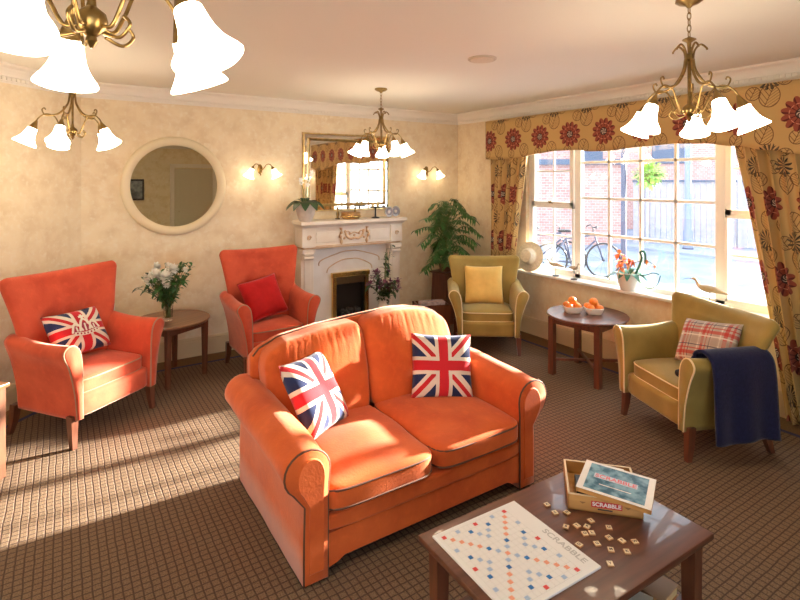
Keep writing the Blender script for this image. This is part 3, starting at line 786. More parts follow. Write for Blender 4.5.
cushion('union flag cushion leaning on the left arm of the orange sofa', '', PM((1.165, 2.64, .628), 38, 58, -6), .41, .41, .13, flagm)
cushion('union flag cushion standing upright at the right end of the orange sofa', '', PM((2.04, 2.64, .600), -24, 67, -4), .40, .40, .13, flagm)

# ------------------------------------------------------------------ navy blanket on right chair arm
bm = BM(); hw = .42
prof = spline([(hw - .155, 0, .47), (hw - .150, 0, .55), (hw - .130, 0, .625), (hw - .085, 0, .685), (hw - .03, 0, .70), (hw + .028, 0, .665), (hw + .045, 0, .58), (hw + .052, 0, .44), (hw + .055, 0, .30), (hw + .060, 0, .17)], 5)
def bP(i, j):
    k = i * (len(prof) - 1); a = int(min(k, len(prof) - 2)); p = prof[a].lerp(prof[a + 1], k - a)
    y = -.23 + .44 * j + .02 * (i - .5)
    drop = max(0, i - .55)
    return V((p.x + .012 * sin(j * 13 + 1) * drop * 2 + (.012 if i < .3 else 0), y + .03 * drop * (j - .5), p.z - .015 * sin(j * 7) * drop))
uvgrid(bm, bP, lambda a, b: (a, b), 50, 26)
o = link('blanket', bm, navy, None, True); md = o.modifiers.new('s', 'SOLIDIFY'); md.thickness = .018; md.offset = 1
o.location = chR.location; o.rotation_euler = chR.rotation_euler
tag(o, 'folded navy blue blanket draped over the near arm of the olive armchair', 'blanket')
o = thing('knitted_gloves', 'small black knitted bundle on the seat beside the blanket', 'gloves', local(chR, (.205, -.21, .478)), chR.rotation_euler.z)
for k in range(2):
    bm = BM(); superbox(bm, (.0, -.03 + .06 * k, .03 + .02 * k), (.07, .055, .045), 2.6, 6, 0, .01); link('roll', bm, throwk, o, True)

# ------------------------------------------------------------------ tables
def roundtable(label, loc, rz, rt, leg, zt, m, ml, lw, cross=False, taper=True):
    t = thing('side_table', label, 'side table', (*loc, 0), rz)
    bm = BM(); lathe(bm, [(rt - .012, zt - .026), (rt, zt - .014), (rt, zt - .006), (rt - .006, zt), (.001, zt)], 64); link('tabletop', bm, m, t, 'auto')
    a = leg
    bm = BM()
    for s in (-1, 1):
        box(bm, (0, s * a, zt - .058), (2 * a, .02, .062)); box(bm, (s * a, 0, zt - .058), (.02, 2 * a, .062))
    link('apron', bm, ml, t)
    for sx in (-1, 1):
        for sy in (-1, 1):
            bm = BM(); b = lw * .5; c_ = lw * (.34 if taper else .5)
            loft(bm, [[V((sx * a + i * q, sy * a + j * q, zz)) for i, j in ((-1, -1), (1, -1), (1, 1), (-1, 1))] for zz, q in ((zt - .026, b), (0, c_))]); link('leg', bm, ml, t)
    if cross:
        bm = BM()
        for ang in (45, -45): box(bm, (0, 0, .135), (2 * a * 1.38, .022, .022), rot=(0, 0, R(ang)))
        link('cross_stretcher', bm, ml, t)
    return t
roundtable('round walnut side table with the flower vase between the red armchairs', (.83, 5.077), R(30), .33, .20, .535, walnut, walnutv, .045)
roundtable('round mahogany side table with oranges standing below the window', (4.055, 3.06), R(8), .36, .225, .56, mahog, mahogv, .052, True, False)
t = thing('side_table', 'square mahogany side table cut off by the left edge', 'side table', (-.62, 3.93, 0), R(45))
bm = BM(); box(bm, (0, 0, .555), (.5, .5, .022), .003); link('tabletop', bm, walnut, t)
bm = BM()
for s in (-1, 1): box(bm, (0, s * .20, .515), (.40, .018, .06)); box(bm, (s * .20, 0, .515), (.018, .40, .06))
link('apron', bm, walnutv, t)
for sx in (-1, 1):
    for sy in (-1, 1):
        bm = BM(); box(bm, (sx * .215, sy * .215, .272), (.042, .042, .544), .002, seg=1); link('leg', bm, walnutv, t)
# coffee table
CT = thing('coffee_table', 'rectangular mahogany coffee table in the foreground holding the board game', 'coffee table', (1.572, 1.277, 0), R(-1.2))
zt = .48
bm = BM(); box(bm, (0, 0, zt - .013), (.945, .578, .026), .006); link('tabletop', bm, mahog, CT, 'auto')
bm = BM()
for s in (-1, 1): box(bm, (0, s * .225, zt - .06), (.80, .02, .07)); box(bm, (s * .40, 0, zt - .06), (.02, .45, .07))
link('apron', bm, mahogv, CT)
bm = BM(); box(bm, (0, 0, .20), (.84, .48, .018), .003); link('shelf', bm, mahog, CT)
for sx in (-1, 1):
    for sy in (-1, 1):
        bm = BM(); loft(bm, [[V((sx * .415 + i * q, sy * .235 + j * q, zz)) for i, j in ((-1, -1), (1, -1), (1, 1), (-1, 1))] for zz, q in ((zt - .026, .027), (0, .022))]); link('leg', bm, mahogv, CT)
# books and magazines on the shelf
bk = [('green and white paperback lying on the coffee table shelf', (1.64, 1.15), .20, .26, .035, 12, mat('cover_green', (.10, .28, .22), .5)),
      ('thick book with aged yellow pages under the coffee table', (1.84, 1.14), .13, .20, .05, -18, mat('cover_ochre', (.55, .36, .12), .5)),
      ('teal magazine on the coffee table shelf, below its near edge', (1.42, 1.16), .21, .28, .02, 6, mat('cover_teal', (.06, .22, .22), .4))]
def book(label, loc, w, h, th, rz, m, z0):
    b = thing('book', label, 'book', (*loc, z0), R(rz), 'books on the coffee table shelf')
    bm = BM(); box(bm, (0, 0, .0015), (w, h, .003)); box(bm, (0, 0, th - .0015), (w, h, .003)); box(bm, (-w / 2 + .0015, 0, th / 2), (.003, h, th)); link('cover', bm, m, b)
    bm = BM(); box(bm, (.002, 0, th / 2), (w - .012, h - .01, th - .007)); link('pages', bm, paperm2 if 'aged' in label else paperm, b)
for q in bk: book(*q, .2095)
book('brown book lying on top of the green paperback', (1.64, 1.15), .17, .24, .03, -8, mat('cover_brown', (.22, .09, .05), .5), .2452)
book('pale book topmost of the pile under the coffee table', (1.65, 1.13), .16, .22, .035, 20, mat('cover_pale', (.70, .68, .60), .5), .2758)
book('upper yellow-paged aged book beside the right leg of the coffee table', (1.835, 1.13), .13, .19, .04, 6, mat('cover_tan', (.45, .25, .10), .5), .2602)
# board game ---------------------------------------------------------------
bd = thing('game_board', 'square white word game board with coloured squares on the coffee table', 'game board', (1.335, 1.315, zt + .0005), R(-2))
bm = BM(); box(bm, (0, 0, .004), (.405, .42, .008), .002); link('board', bm, boardm, bd)
bm = BM(); lathe(bm, [(.05, 0), (.05, .001)], 20, Matrix.Translation((0, 0, -.0003)))
link('turntable_base', bm, ink, bd)
pu, pv = .0208, .0254; gx, gy = -.172, -.178
TW = {(0, 0), (0, 7), (0, 14), (7, 0), (7, 14), (14, 0), (14, 7), (14, 14)}
DW = {(i, i) for i in (1, 2, 3, 4, 10, 11, 12, 13)} | {(i, 14 - i) for i in (1, 2, 3, 4, 10, 11, 12, 13)} | {(7, 7)}
TL = {(1, 5), (1, 9), (5, 1), (5, 5), (5, 9), (5, 13), (9, 1), (9, 5), (9, 9), (9, 13), (13, 5), (13, 9)}
DL = {(0, 3), (0, 11), (2, 6), (2, 8), (3, 0), (3, 7), (3, 14), (6, 2), (6, 6), (6, 8), (6, 12), (7, 3), (7, 11), (8, 2), (8, 6), (8, 8), (8, 12), (11, 0), (11, 7), (11, 14), (12, 6), (12, 8), (14, 3), (14, 11)}
for nm, st, m in (('red_squares', TW, sqr), ('salmon_squares', DW, sqo), ('blue_squares', TL, sqb), ('pale_blue_squares', DL, sql)):
    bm = BM()
    for i, j in st: box(bm, (gx + i * pu, gy + j * pv, .0085), (pu * .72, pv * .62, .0008))
    link(nm, bm, m, bd)
bm = BM()
for i in range(16): box(bm, (gx + (i - .5) * pu, gy + 7 * pv, .0081), (.0006, 15 * pv, .0004)); box(bm, (gx + 7 * pu, gy + (i - .5) * pv, .0081), (15 * pu, .0006, .0004))
link('grid_lines', bm, mat('grid_line', (.62, .63, .64), .5), bd)
text_obj('board_lettering', 'SCRABBLE', .034, linem, bd, frame_M((.172, -.075, .0084), (0, -1, 0), (1, 0, 0)), .0003, bold=.0004, sx=1.25)
bm = BM()
for k in range(8): box(bm, (.168, .145 - k * .032, .0082), (.036, .028, .0004))
# wooden box with lid ----------------------------------------------------------
e1 = (V((1.895, 1.153)) - V((1.737, 1.389))); ang = atan2(e1.y, e1.x)
# front bottom edge from F0 (left) to F1 (right); depth direction to back
F0 = V((1.697, 1.372)); Lb = .28; Db = .262; hb = .060
e1 = V((.682, -.731)); ang = atan2(e1.y, e1.x)
ux = e1.normalized(); uy = V((-ux.y, ux.x))
bx = thing('game_box', 'open pale wooden word game box on the coffee table, red name panel on its side', 'box', (F0.x, F0.y, zt + .0006), ang)
bm = BM()
box(bm, (Lb / 2, Db / 2, .004), (Lb, Db, .008)); box(bm, (Lb / 2, .004, hb / 2), (Lb, .008, hb)); box(bm, (Lb / 2, Db - .004, hb / 2), (Lb, .008, hb))
box(bm, (.004, Db / 2, hb / 2), (.008, Db, hb)); box(bm, (Lb - .004, Db / 2, hb / 2), (.008, Db, hb)); link('tray', bm, boxw, bx)
bm = BM()
for (cx, cy, sx, sy) in ((Lb / 2, .004, Lb, .0085), (Lb / 2, Db - .004, Lb, .0085), (.004, Db / 2, .0085, Db), (Lb - .004, Db / 2, .0085, Db)): box(bm, (cx, cy, hb + .0005), (sx, sy, .002))
link('rim', bm, mat('rim_pale', (.80, .66, .45), .5), bx)
bm = BM(); box(bm, (Lb * .52, -.0006, .033), (.115, .0014, .024)); link('name_panel', bm, redlab, bx)
text_obj('name_lettering', 'SCRABBLE', .021, whitelab, bx, frame_M((Lb * .52, -.0016, .033), (1, 0, 0), (0, 0, 1)), .0004, bold=.0006, sx=1.12)
bm = BM(); box(bm, (Lb * .5 + .0, -.0005, .014), (.055, .0012, .005)); link('small_panel', bm, ink, bx)
bm = BM()
for kx in (.2, .8): prism(bm, [(Lb * kx - .012, -.0012, .036), (Lb * kx + .012, -.0012, .036), (Lb * kx, -.0012, .028)], (0, .001, 0))
link('corner_mark', bm, mat('mark_brown', (.30, .14, .04), .5), bx)
bm = BM(); box(bm, (.075, .14, .024), (.07, .10, .03), .003); link('tile_bag', bm, blackm, bx)
bm = BM(); box(bm, (.14, .10, .018), (.05, .15, .01), .002); link('rule_sheet', bm, whitelab, bx)
ld = thing('box_lid', 'picture lid with white border lying across the open wooden game box', 'lid', (0, 0, 0))
ldM = Matrix.Translation((1.886, 1.283, zt + hb + .022)) @ Matrix.Rotation(R(-64), 4, 'Z') @ Euler((R(2.2), R(1.5), 0)).to_matrix().to_4x4()
ld.matrix_world = ldM
LW_, LH = .275, .215
bm = BM()
box(bm, (0, 0, 0), (LW_, LH, .006)); 
for (cx, cy, sx, sy) in ((0, -LH / 2 + .004, LW_, .008), (0, LH / 2 - .004, LW_, .008), (-LW_ / 2 + .004, 0, .008, LH), (LW_ / 2 - .004, 0, .008, LH)): box(bm, (cx, cy, -.007), (sx, sy, .014))
link('lid_board', bm, boxw, ld)
bm = BM(); box(bm, (0, 0, .0034), (LW_, LH, .0012)); link('white_border', bm, whitelab, ld)
bm = BM(); box(bm, (-.0, 0, .0043), (LW_ - .05, LH - .03, .001)); link('picture', bm, pictm, ld)
bm = BM(); box(bm, (-.005, .010, .0051), (.165, .032, .0006)); link('title_panel', bm, mat('title_pink', (.50, .58, .68), .4), ld)
text_obj('title_lettering', 'SCRABBLE', .033, mat('title_red', (.72, .12, .16), .4), ld, frame_M((-.005, .010, .0056), (1, 0, 0), (0, 1, 0)), .0002, bold=.0006, sx=1.05)
bm = BM(); box(bm, (0, -.045, .0051), (.12, .004, .0005)); link('strap_line', bm, whitelab, ld)
sh = thing('score_pad', 'white score sheet sticking out behind the lid of the game box', 'score sheet', (0, 0, 0))
sh.matrix_world = Matrix.Translation((F0.x, F0.y, zt + hb + .0045)) @ Matrix.Rotation(ang, 4, 'Z') @ Matrix.Translation((.175, .19, 0)) @ Euler((0, 0, R(-14))).to_matrix().to_4x4()
bm = BM(); box(bm, (0, 0, 0), (.12, .11, .003)); link('sheet', bm, whitelab, sh)
# letter tiles
tl = [(1.642, 1.431, 'A', 'cream letter tile farthest left, alone nearest the sofa'), (1.629, 1.379, 'E', 'cream letter tile left of the box corner, second from the sofa'),
      (1.669, 1.354, 'N', 'cream letter tile just beside the left bottom corner of the box'), (1.598, 1.301, 'S', 'cream letter tile nearest the board edge, level with the box corner'),
      (1.638, 1.282, 'T', 'cream letter tile in the middle row, between the board and the box front'), (1.665, 1.258, 'R', 'cream letter tile right of the middle row, touching a neighbour'),
      (1.707, 1.271, 'I', 'brownish letter tile closest under the red name panel of the box'), (1.626, 1.237, 'O', 'left tile of the touching pair in the middle of the scatter'),
      (1.651, 1.226, 'L', 'right tile of the touching pair in the middle of the scatter'), (1.559, 1.211, 'D', 'cream letter tile lying right beside the white board edge'),
      (1.618, 1.179, 'G', 'cream letter tile below the touching pair'), (1.73, 1.209, 'U', 'brownish letter tile in the shade below the right half of the box'),
      (1.682, 1.175, 'H', 'cream letter tile second from right in the shade row'), (1.707, 1.139, 'P', 'letter tile third from the right edge of the scatter'),
      (1.742, 1.11, 'W', 'letter tile at the far right of the scatter'), (1.633, 1.133, 'M', 'cream letter tile left of the two in the lower row'),
      (1.672, 1.096, 'K', 'cream letter tile right of the two in the lower row'), (1.571, 1.093, 'Y', 'letter tile lowest of all, alone nearest the camera')]
for k, (tx, ty, ch, lab) in enumerate(tl):
    o = thing('letter_tile', lab, 'letter tile', (tx, ty, zt + .0004), R(random.uniform(-40, 40) - 33), 'loose letter tiles on the coffee table')
    bm = BM(); box(bm, (0, 0, .0025), (.0215, .0235, .0050), .0008, seg=1); link('body', bm, tileside, o)
    bm = BM(); box(bm, (0, 0, .0052), (.0200, .0220, .0006)); link('face', bm, tilem, o)
    text_obj('letter', ch, .016, ink, o, frame_M((0, 0, .0057), (1, 0, 0), (0, 1, 0)), .0001, bold=.0003)

# ------------------------------------------------------------------ oranges in dishes
def dish(label, loc, rz):
    d = thing('dish', label, 'dish', (*loc, .5605), rz, 'white dishes of oranges')
    bm = BM(); rg = []
    for zz, a in ((0, .058), (.008, .066), (.058, .084), (.061, .081), (.014, .060), (.010, .045)):
        ring = []
        for k in range(40):
            th = 2 * pi * k / 40; q = V((cos(th), sin(th), 0)); q = q / (abs(q.x) ** 4 + abs(q.y) ** 4) ** .25; ring.append(V((q.x * a, q.y * a, zz)))
        rg.append(ring)
    loft(bm, rg); link('bowl', bm, ceram, d, 'auto'); return d
cam_r = V((.838, -.546)); cam_f = V((.546, .838))
c0 = V((4.03, 3.08)) + V((0, .0))
dA = c0 - cam_r * .088 + cam_f * .05; dB = c0 + cam_r * .092 + cam_f * .0
rzd = atan2(cam_r.y, cam_r.x)
dish('left white square dish of oranges on the round table', (dA.x, dA.y), rzd); dish('right white square dish of oranges on the round table', (dB.x, dB.y), rzd - .1)
n_ = 0
for dc, nm in ((dA, 'left'), (dB, 'right')):
    for (a, b, zz, lab) in ((-.040, -.040, .050, 'front left orange in the %s dish'), (.041, -.040, .050, 'front right orange in the %s dish'), (-.040, .041, .050, 'back left orange in the %s dish'), (.041, .041, .050, 'back right orange in the %s dish'), (.0, .002, .104, 'orange on top of the pile in the %s dish')):
        p = dc + cam_r * a + cam_f * b; rr = random.uniform(.0365, .039)
        o = thing('orange', lab % nm, 'orange', (p.x, p.y, .5605 + zz + .006), random.uniform(0, 6), 'oranges in the dishes')
        bm = BM(); bmesh.ops.create_uvsphere(bm, u_segments=20, v_segments=12, radius=rr)
        for v in bm.verts: v.co.z *= .92
        link('fruit', bm, orangem, o, True)
        bm = BM(); lathe(bm, [(.003, rr * .9), (.004, rr * .93), (.001, rr * .95)], 6); link('stalk_end', bm, stemm, o)

# ------------------------------------------------------------------ chandeliers and wall lights
def shade_bm(M, k=1.0):
    bm = BM(); prof = [(.026, 0), (.029, -.006), (.031, -.02), (.034, -.040), (.039, -.060), (.046, -.078), (.055, -.093), (.064, -.105), (.070, -.113), (.0725, -.119), (.0715, -.122), (.068, -.120), (.060, -.108), (.050, -.093), (.040, -.070), (.032, -.04), (.025, -.01)]
    seg = 30; rings = []
    for i, (r, z) in enumerate(prof):
        rings.append([M @ V((r * k * (1 + .022 * cos(5 * 2 * pi * j / seg) * min(1, -z / .1) ** 2) * cos(2 * pi * j / seg), r * k * (1 + .022 * cos(5 * 2 * pi * j / seg) * min(1, -z / .1) ** 2) * sin(2 * pi * j / seg), z * k)) for j in range(seg)])
    loft(bm, rings, cap=False); return bm
def chandelier(label, x, y, ph):
    t = thing('chandelier', label, 'chandelier', (x, y, H), 0, 'brass ceiling chandeliers')
    z = lambda a: a - H
    bm = BM(); lathe(bm, [(.06, z(2.684)), (.062, z(2.672)), (.045, z(2.660)), (.018, z(2.652)), (.008, z(2.64))], 24); link('ceiling_rose', bm, brass, t, 'auto')
    bm = BM()
    for k in range(5):
        cz = z(2.63) - k * .03; rg = []
        for q in range(14):
            a = 2 * pi * q / 14; p = V((.009 * cos(a), 0, .019 * sin(a)))
            if k % 2: p = V((0, p.x, p.z))
            rg.append(p + V((0, 0, cz)))
        tube(bm, rg, .0025, 5, True)
    link('chain', bm, brass, t, True)
    bm = BM(); lathe(bm, [(.003, z(2.50)), (.012, z(2.495)), (.030, z(2.487)), (.032, z(2.483)), (.010, z(2.47)), (.008, z(2.45)), (.007, z(2.42)), (.020, z(2.412)), (.021, z(2.385)), (.008, z(2.378)), (.007, z(2.20)), (.010, z(2.17)), (.028, z(2.155)), (.032, z(2.14)), (.026, z(2.12)), (.010, z(2.105)), (.012, z(2.095)), (.003, z(2.08))], 16); link('stem', bm, brass, t, 'auto')
    for k in range(5):
        a = ph + k * 2 * pi / 5; d = V((cos(a), sin(a), 0)); P = lambda r, zz: d * r + V((0, 0, z(zz)))
        bm = BM()
        tube(bm, spline([P(.02, 2.13), P(.05, 2.125), P(.075, 2.17), (P(.105, 2.235)), P(.155, 2.252), P(.195, 2.225), P(.212, 2.195)], 7), .0045, 8)
        tube(bm, spline([P(.018, 2.39), P(.030, 2.33), P(.075, 2.265), P(.135, 2.243), P(.165, 2.25), P(.178, 2.28), P(.165, 2.293), P(.158, 2.28)], 7), [.0065] * 28 + [.004] * 22, 8)
        tube(bm, spline([P(.018, 2.39), P(.024, 2.43), P(.05, 2.458), P(.075, 2.44), P(.078, 2.43)], 6), .005, 6)
        tube(bm, spline([P(.03, 2.11), P(.07, 2.10), P(.095, 2.125), P(.08, 2.145)], 6), .004, 6)
        ar = link('arm', bm, brass, t, True)
        ax = (d * sin(R(24)) + V((0, 0, -cos(R(24))))).normalized(); ex = V((-d.y, d.x, 0))
        M = frame_M(P(.212, 2.175), ex, ex.cross(-ax) * -1)
        # z axis of M should be -ax
        ez = -ax; ey = ez.cross(ex); M = Matrix.Identity(4)
        for i_, v_ in enumerate((ex, ey, ez)):
            for j_ in range(3): M[j_][i_] = v_[j_]
        M.translation = P(.212, 2.192)
        bm = BM(); lathe(bm, [(.006, .012), (.009, .004), (.016, -.014), (.026, -.040), (.029, -.047), (.024, -.046)], 18, M); link('shade_holder', bm, brass, ar, 'auto')
        link('shade', shade_bm(M @ Matrix.Translation((0, 0, -.043)), 1.0), shadem, ar, True)
    return t
chandelier('brass chandelier with five lit glass shades in front of the window', 2.578, 1.356, R(22))
chandelier('brass chandelier with five lit glass shades hanging before the mantel mirror', 2.604, 4.335, R(56))
chandelier('brass chandelier with lit shades at far left, below the nearest one', .06, 4.34, R(36))
chandelier('nearest brass chandelier cut off by the top left of the photo', .052, 1.29, R(27))
def sconce(label, loc, rz):
    t = thing('wall_light', label, 'wall light', loc, rz, 'twin brass wall lights')
    bm = BM(); lathe(bm, [(.026, 0), (.028, .006), (.018, .014), (.012, .02), (.003, .024)], 20, frame_M((0, 0, 0), (1, 0, 0), (0, 0, 1)) @ Matrix.Diagonal((1, 1.9, 1, 1))); link('backplate', bm, brass, t, 'auto')
    for s in (-1, 1):
        bm = BM(); tube(bm, spline([(0, -.02, -.02), (s * .02, -.06, .0), (s * .045, -.085, .045), (s * .08, -.095, .05), (s * .105, -.10, .02)], 7), .005, 8); a = link('arm', bm, brass, t, True)
        ax = V((s * .42, -.1, -.9)).normalized(); ez = -ax; ex = V((0, 1, 0)).cross(ez).normalized(); ey = ez.cross(ex); M = Matrix.Identity(4)
        for i_, v_ in enumerate((ex, ey, ez)):
            for j_ in range(3): M[j_][i_] = v_[j_]
        M.translation = V((s * .105, -.10, .022))
        bm = BM(); lathe(bm, [(.006, .010), (.016, -.010), (.024, -.026), (.020, -.026)], 16, M); link('shade_holder', bm, brass, a, 'auto')
        link('shade', shade_bm(M @ Matrix.Translation((0, 0, -.022)), .82), shades2, a, True)
    bm = BM(); tube(bm, [(0, -.025, -.02), (0, -.03, -.055)], .006); superbox(bm, (0, -.03, -.062), (.018, .018, .018), 2, 3); link('finial', bm, brass, t, True)
sconce('twin brass wall light between the round mirror and the fireplace', (1.80, 5.56, 1.91), 0)
sconce('twin brass wall light right of the fireplace mirror near the corner', (4.04, 5.56, 1.91), 0)
sconce('twin brass wall light right of the window, seen in the mantel mirror', (4.576, .42, 1.91), R(-90))
# ------------------------------------------------------------------ ceiling disc
o = thing('ceiling_speaker', 'flat round cream disc fixed to the ceiling', 'ceiling disc', (2.575, 2.85, H))
bm = BM(); lathe(bm, [(.105, 0), (.105, -.008), (.095, -.014), (.09, -.012), (.001, -.012)], 32); link('rim', bm, mat('disc_rim', (.55, .46, .34), .5), o, 'auto')
bm = BM(); lathe(bm, [(.085, -.011), (.085, -.016), (.001, -.017)], 32); link('grille', bm, mat('disc_grille', (.72, .62, .48), .6), o, 'auto')
# ------------------------------------------------------------------ round mirror
o = thing('round_mirror', 'large round wall mirror in a wide cream frame', 'mirror', (.943, WY, 1.733))
M = frame_M((0, 0, 0), (1, 0, 0), (0, 0, 1))
bm = BM(); lathe(bm, [(.485, 0), (.49, .02), (.478, .042), (.45, .050), (.425, .044), (.410, .030), (.403, .018), (.403, .0)], 96, M, cap=False); link('frame', bm, mat('cream_frame', (.80, .68, .45), .45), o, True)
bm = BM(); lathe(bm, [(.406, .008), (.406, .014), (.002, .014)], 96, M); link('mirror_glass', bm, mirror2, o)
# ------------------------------------------------------------------ mantel mirror (gold, leaning slightly)
o = thing('mantel_mirror', 'large rectangular gilt-framed mirror above the fireplace', 'mirror', (2.865, WY - .012, 1.425))
mw, mh = 1.155, .91
bm = BM()
def rectring(bm, w0, h0, prof, cz):
    rings = []
    for d, yy_ in prof:
        rings.append([V((sx * (w0 / 2 - d), -yy_, cz + sz * (h0 / 2 - d))) for sx, sz in ((-1, -1), (1, -1), (1, 1), (-1, 1))])
    loft(bm, rings, cap=False)
rectring(bm, mw, mh, [(0, 0), (0, .022), (.006, .030), (.016, .030), (.020, .022)], mh / 2); fr = link('outer_frame', bm, goldm, o)
bm = BM(); rectring(bm, mw, mh, [(.020, .012), (.062, .012)], mh / 2); link('mirror_border', bm, mirror, o)
bm = BM(); rectring(bm, mw, mh, [(.060, .010), (.060, .030), (.070, .036), (.082, .026), (.090, .012)], mh / 2); link('inner_frame', bm, goldm, o)
bm = BM(); box(bm, (0, -.006, mh / 2), (mw - .04, .010, mh - .04)); link('mirror_glass', bm, mirror, o)
bm = BM(); box(bm, (0, .004, mh / 2), (mw - .01, .006, mh - .01)); link('backing', bm, blackm, o)
# ------------------------------------------------------------------ fireplace
fp = thing('fireplace', 'cream carved marble fireplace with brass-trimmed fire against the back wall', 'fireplace', (2.855, WY, 0))
def fb(name, m, boxes, bev=.004, smooth=False):
    bm = BM()
    for c_, s_ in boxes: box(bm, c_, s_, bev)
    return link(name, bm, m, fp, smooth)
# local: y negative = into the room
bm = BM(); rg = []
for hw_, dp, zz in ((.655, .225, 1.245), (.658, .228, 1.262), (.665, .245, 1.275), (.675, .265, 1.288), (.69, .285, 1.298), (.69, .285, 1.330), (.68, .275, 1.336)):
    rg.append([V((-hw_, 0, zz)), V((-hw_, -dp, zz)), V((hw_, -dp, zz)), V((hw_, 0, zz))])
loft(bm, rg); link('mantel_shelf', bm, marble, fp)
fb('frieze', marble, [((0, -.10, 1.14), (1.24, .19, .215))])
fb('frieze_panel', marble, [((-.345, -.198, 1.145), (.27, .012, .12))]); fb('frieze_panel', marble, [((.345, -.198, 1.145), (.27, .012, .12))])
fb('frieze_moulding', marbled, [((0, -.105, 1.030), (1.26, .21, .014)), ((0, -.103, 1.048), (1.25, .206, .01))], .002)
for s in (-1, 1):
    fb('pilaster', marble, [((s * .575, -.09, .50), (.15, .17, 1.0)), ((s * .575, -.11, .09), (.17, .20, .18)), ((s * .575, -.178, .55), (.08, .012, .72))])
    fb('corbel_block', marble, [((s * .575, -.115, 1.145), (.16, .215, .20)), ((s * .575, -.12, 1.0), (.155, .20, .04))])
    bm = BM()
    for k in range(2): 
        ring = [V((s * .575 - .0, -.205 + .0 * a, .97 - k * .045)) + V((0, .022 * cos(a * pi / 8), .022 * sin(a * pi / 8))) for a in range(16)]
        loft(bm, [[p + V((-.055, 0, 0)) for p in ring], [p + V((.055, 0, 0)) for p in ring]])
    link('corbel_scroll', bm, marble, fp, 'auto')
    bm = BM(); pts = [V((s * .575 + .028 * cos(a) * (1 - a / 14), -.226, 1.15 + .028 * sin(a) * (1 - a / 14))) for a in [k * .35 for k in range(32)]]; tube(bm, pts, .005, 6)
    link('rosette', bm, marbled, fp, True)
    bm = BM(); pts = [(s * .175, -.2, 1.245), (s * .165, -.207, 1.20), (s * .19, -.210, 1.16), (s * .17, -.207, 1.11), (s * .165, -.2, 1.045)]; tube(bm, spline(pts, 6), [.014 + .006 * sin(k) for k in range(25)], 8); link('bracket_carving', bm, marbled, fp, True)
# garland
bm = BM()
gp = spline([(-.12, -.202, 1.195), (-.10, -.21, 1.14), (-.05, -.212, 1.11), (0, -.214, 1.12), (.05, -.212, 1.11), (.10, -.21, 1.14), (.12, -.202, 1.195)], 6)
tube(bm, gp, [.010 + .006 * sin(k * 1.3) ** 2 for k in range(len(gp))], 8)
for gx_, gz in ((-.12, 1.2), (.12, 1.2), (0, 1.15), (-.06, 1.17), (.06, 1.17), (-.13, 1.12), (.13, 1.12)): superbox(bm, (gx_, -.204, gz), (.032, .016, .030), 2.2, 4, 0, .006)
tube(bm, spline([(-.12, -.204, 1.19), (-.08, -.208, 1.20), (-.05, -.206, 1.17), (0, -.208, 1.185), (.05, -.206, 1.17), (.08, -.208, 1.20), (.12, -.204, 1.19)], 5), .006, 6)
link('garland_carving', bm, marbled, fp, True)
fb('back_panel', panelm, [((-.365, -.06, .50), (.28, .06, 1.0)), ((.365, -.06, .50), (.28, .06, 1.0)), ((0, -.06, .855), (.46, .06, .30))])
bm = BM()
for z0_, hh in ((.90, .045), (.81, .04)):
    w_ = .40 if z0_ > .85 else .30
    tube(bm, spline([(-w_, -.094, z0_ - .09), (-w_ + .03, -.094, z0_ - .03), (-.12, -.094, z0_ + hh), (0, -.094, z0_ + hh + .01), (.12, -.094, z0_ + hh), (w_ - .03, -.094, z0_ - .03), (w_, -.094, z0_ - .09)], 6), .006, 6)
link('arched_moulding', bm, marbled, fp, True)
bm = BM()
for (c_, s_) in (((-.215, -.105, .35), (.05, .04, .66)), ((.215, -.105, .35), (.05, .04, .66)), ((0, -.11, .685), (.50, .05, .055))): box(bm, c_, s_, .006)
link('brass_surround', bm, brassb, fp)
fb('fire_box', blackm, [((0, -.03, .35), (.40, .03, .64)), ((-.185, -.06, .35), (.01, .08, .64)), ((.185, -.06, .35), (.01, .08, .64))])
bm = BM()
for k in range(26): superbox(bm, (random.uniform(-.15, .15), random.uniform(-.105, -.07), .13 + random.uniform(0, .13)), (.06, .045, .05), 2.5, 3, 0, .01)
o_c = link('coals', bm, coalm, fp, 'auto')
fb('hood', mat('hood_bronze', (.14, .09, .045), .35, .6), [((0, -.10, .645), (.38, .05, .025)), ((0, -.09, .60), (.37, .03, .06))])
fb('hearth', marble, [((0, -.27, .025), (1.36, .50, .05))])
# mantel ornaments
zM = 1.336
o = thing('orchid_pot', 'whitewashed pot of dark-leaved orchid at the left end of the mantel', 'pot plant', (2.245, 5.35, zM + .0005)); o.scale = (1.15, 1.15, 1.15)
bm = BM(); lathe(bm, [(.055, 0), (.06, .005), (.085, .07), (.10, .14), (.105, .18), (.10, .185), (.09, .15), (.02, .14)], 28); link('pot', bm, plasterp, o, 'auto')
bm = BM()
for k in range(11):
    a = k * 2 * pi / 11 + .3; leaf(bm, (.03 * cos(a), .03 * sin(a), .17), (cos(a), sin(a) * (.25 if sin(a) > 0 else 1), .65), .20, .095, .85, n=7)
link('leaves', bm, leafd, o, True)
bm = BM(); tube(bm, spline([(0, 0, .16), (.01, .01, .3), (.03, 0, .40), (.06, -.01, .46)], 5), .003, 6); tube(bm, spline([(-.02, 0, .16), (-.02, .0, .28), (-.05, 0, .38)], 5), .003, 6); link('flower_stems', bm, stemm, o)
bm = BM()
for p in ((.03, 0, .40), (.05, -.01, .44), (.06, -.01, .47), (-.045, 0, .37), (-.05, 0, .40), (.02, .0, .35)):
    for q in range(5):
        a = q * 2 * pi / 5; leaf(bm, p, (cos(a), -.3, sin(a)), .028, .02, 0, up=(0, 1, 0), n=3)
link('blossoms', bm, petalw, o)
o = thing('wooden_bowl', 'low carved golden wooden bowl in the middle of the mantel', 'bowl', (2.80, 5.34, zM + .0005))
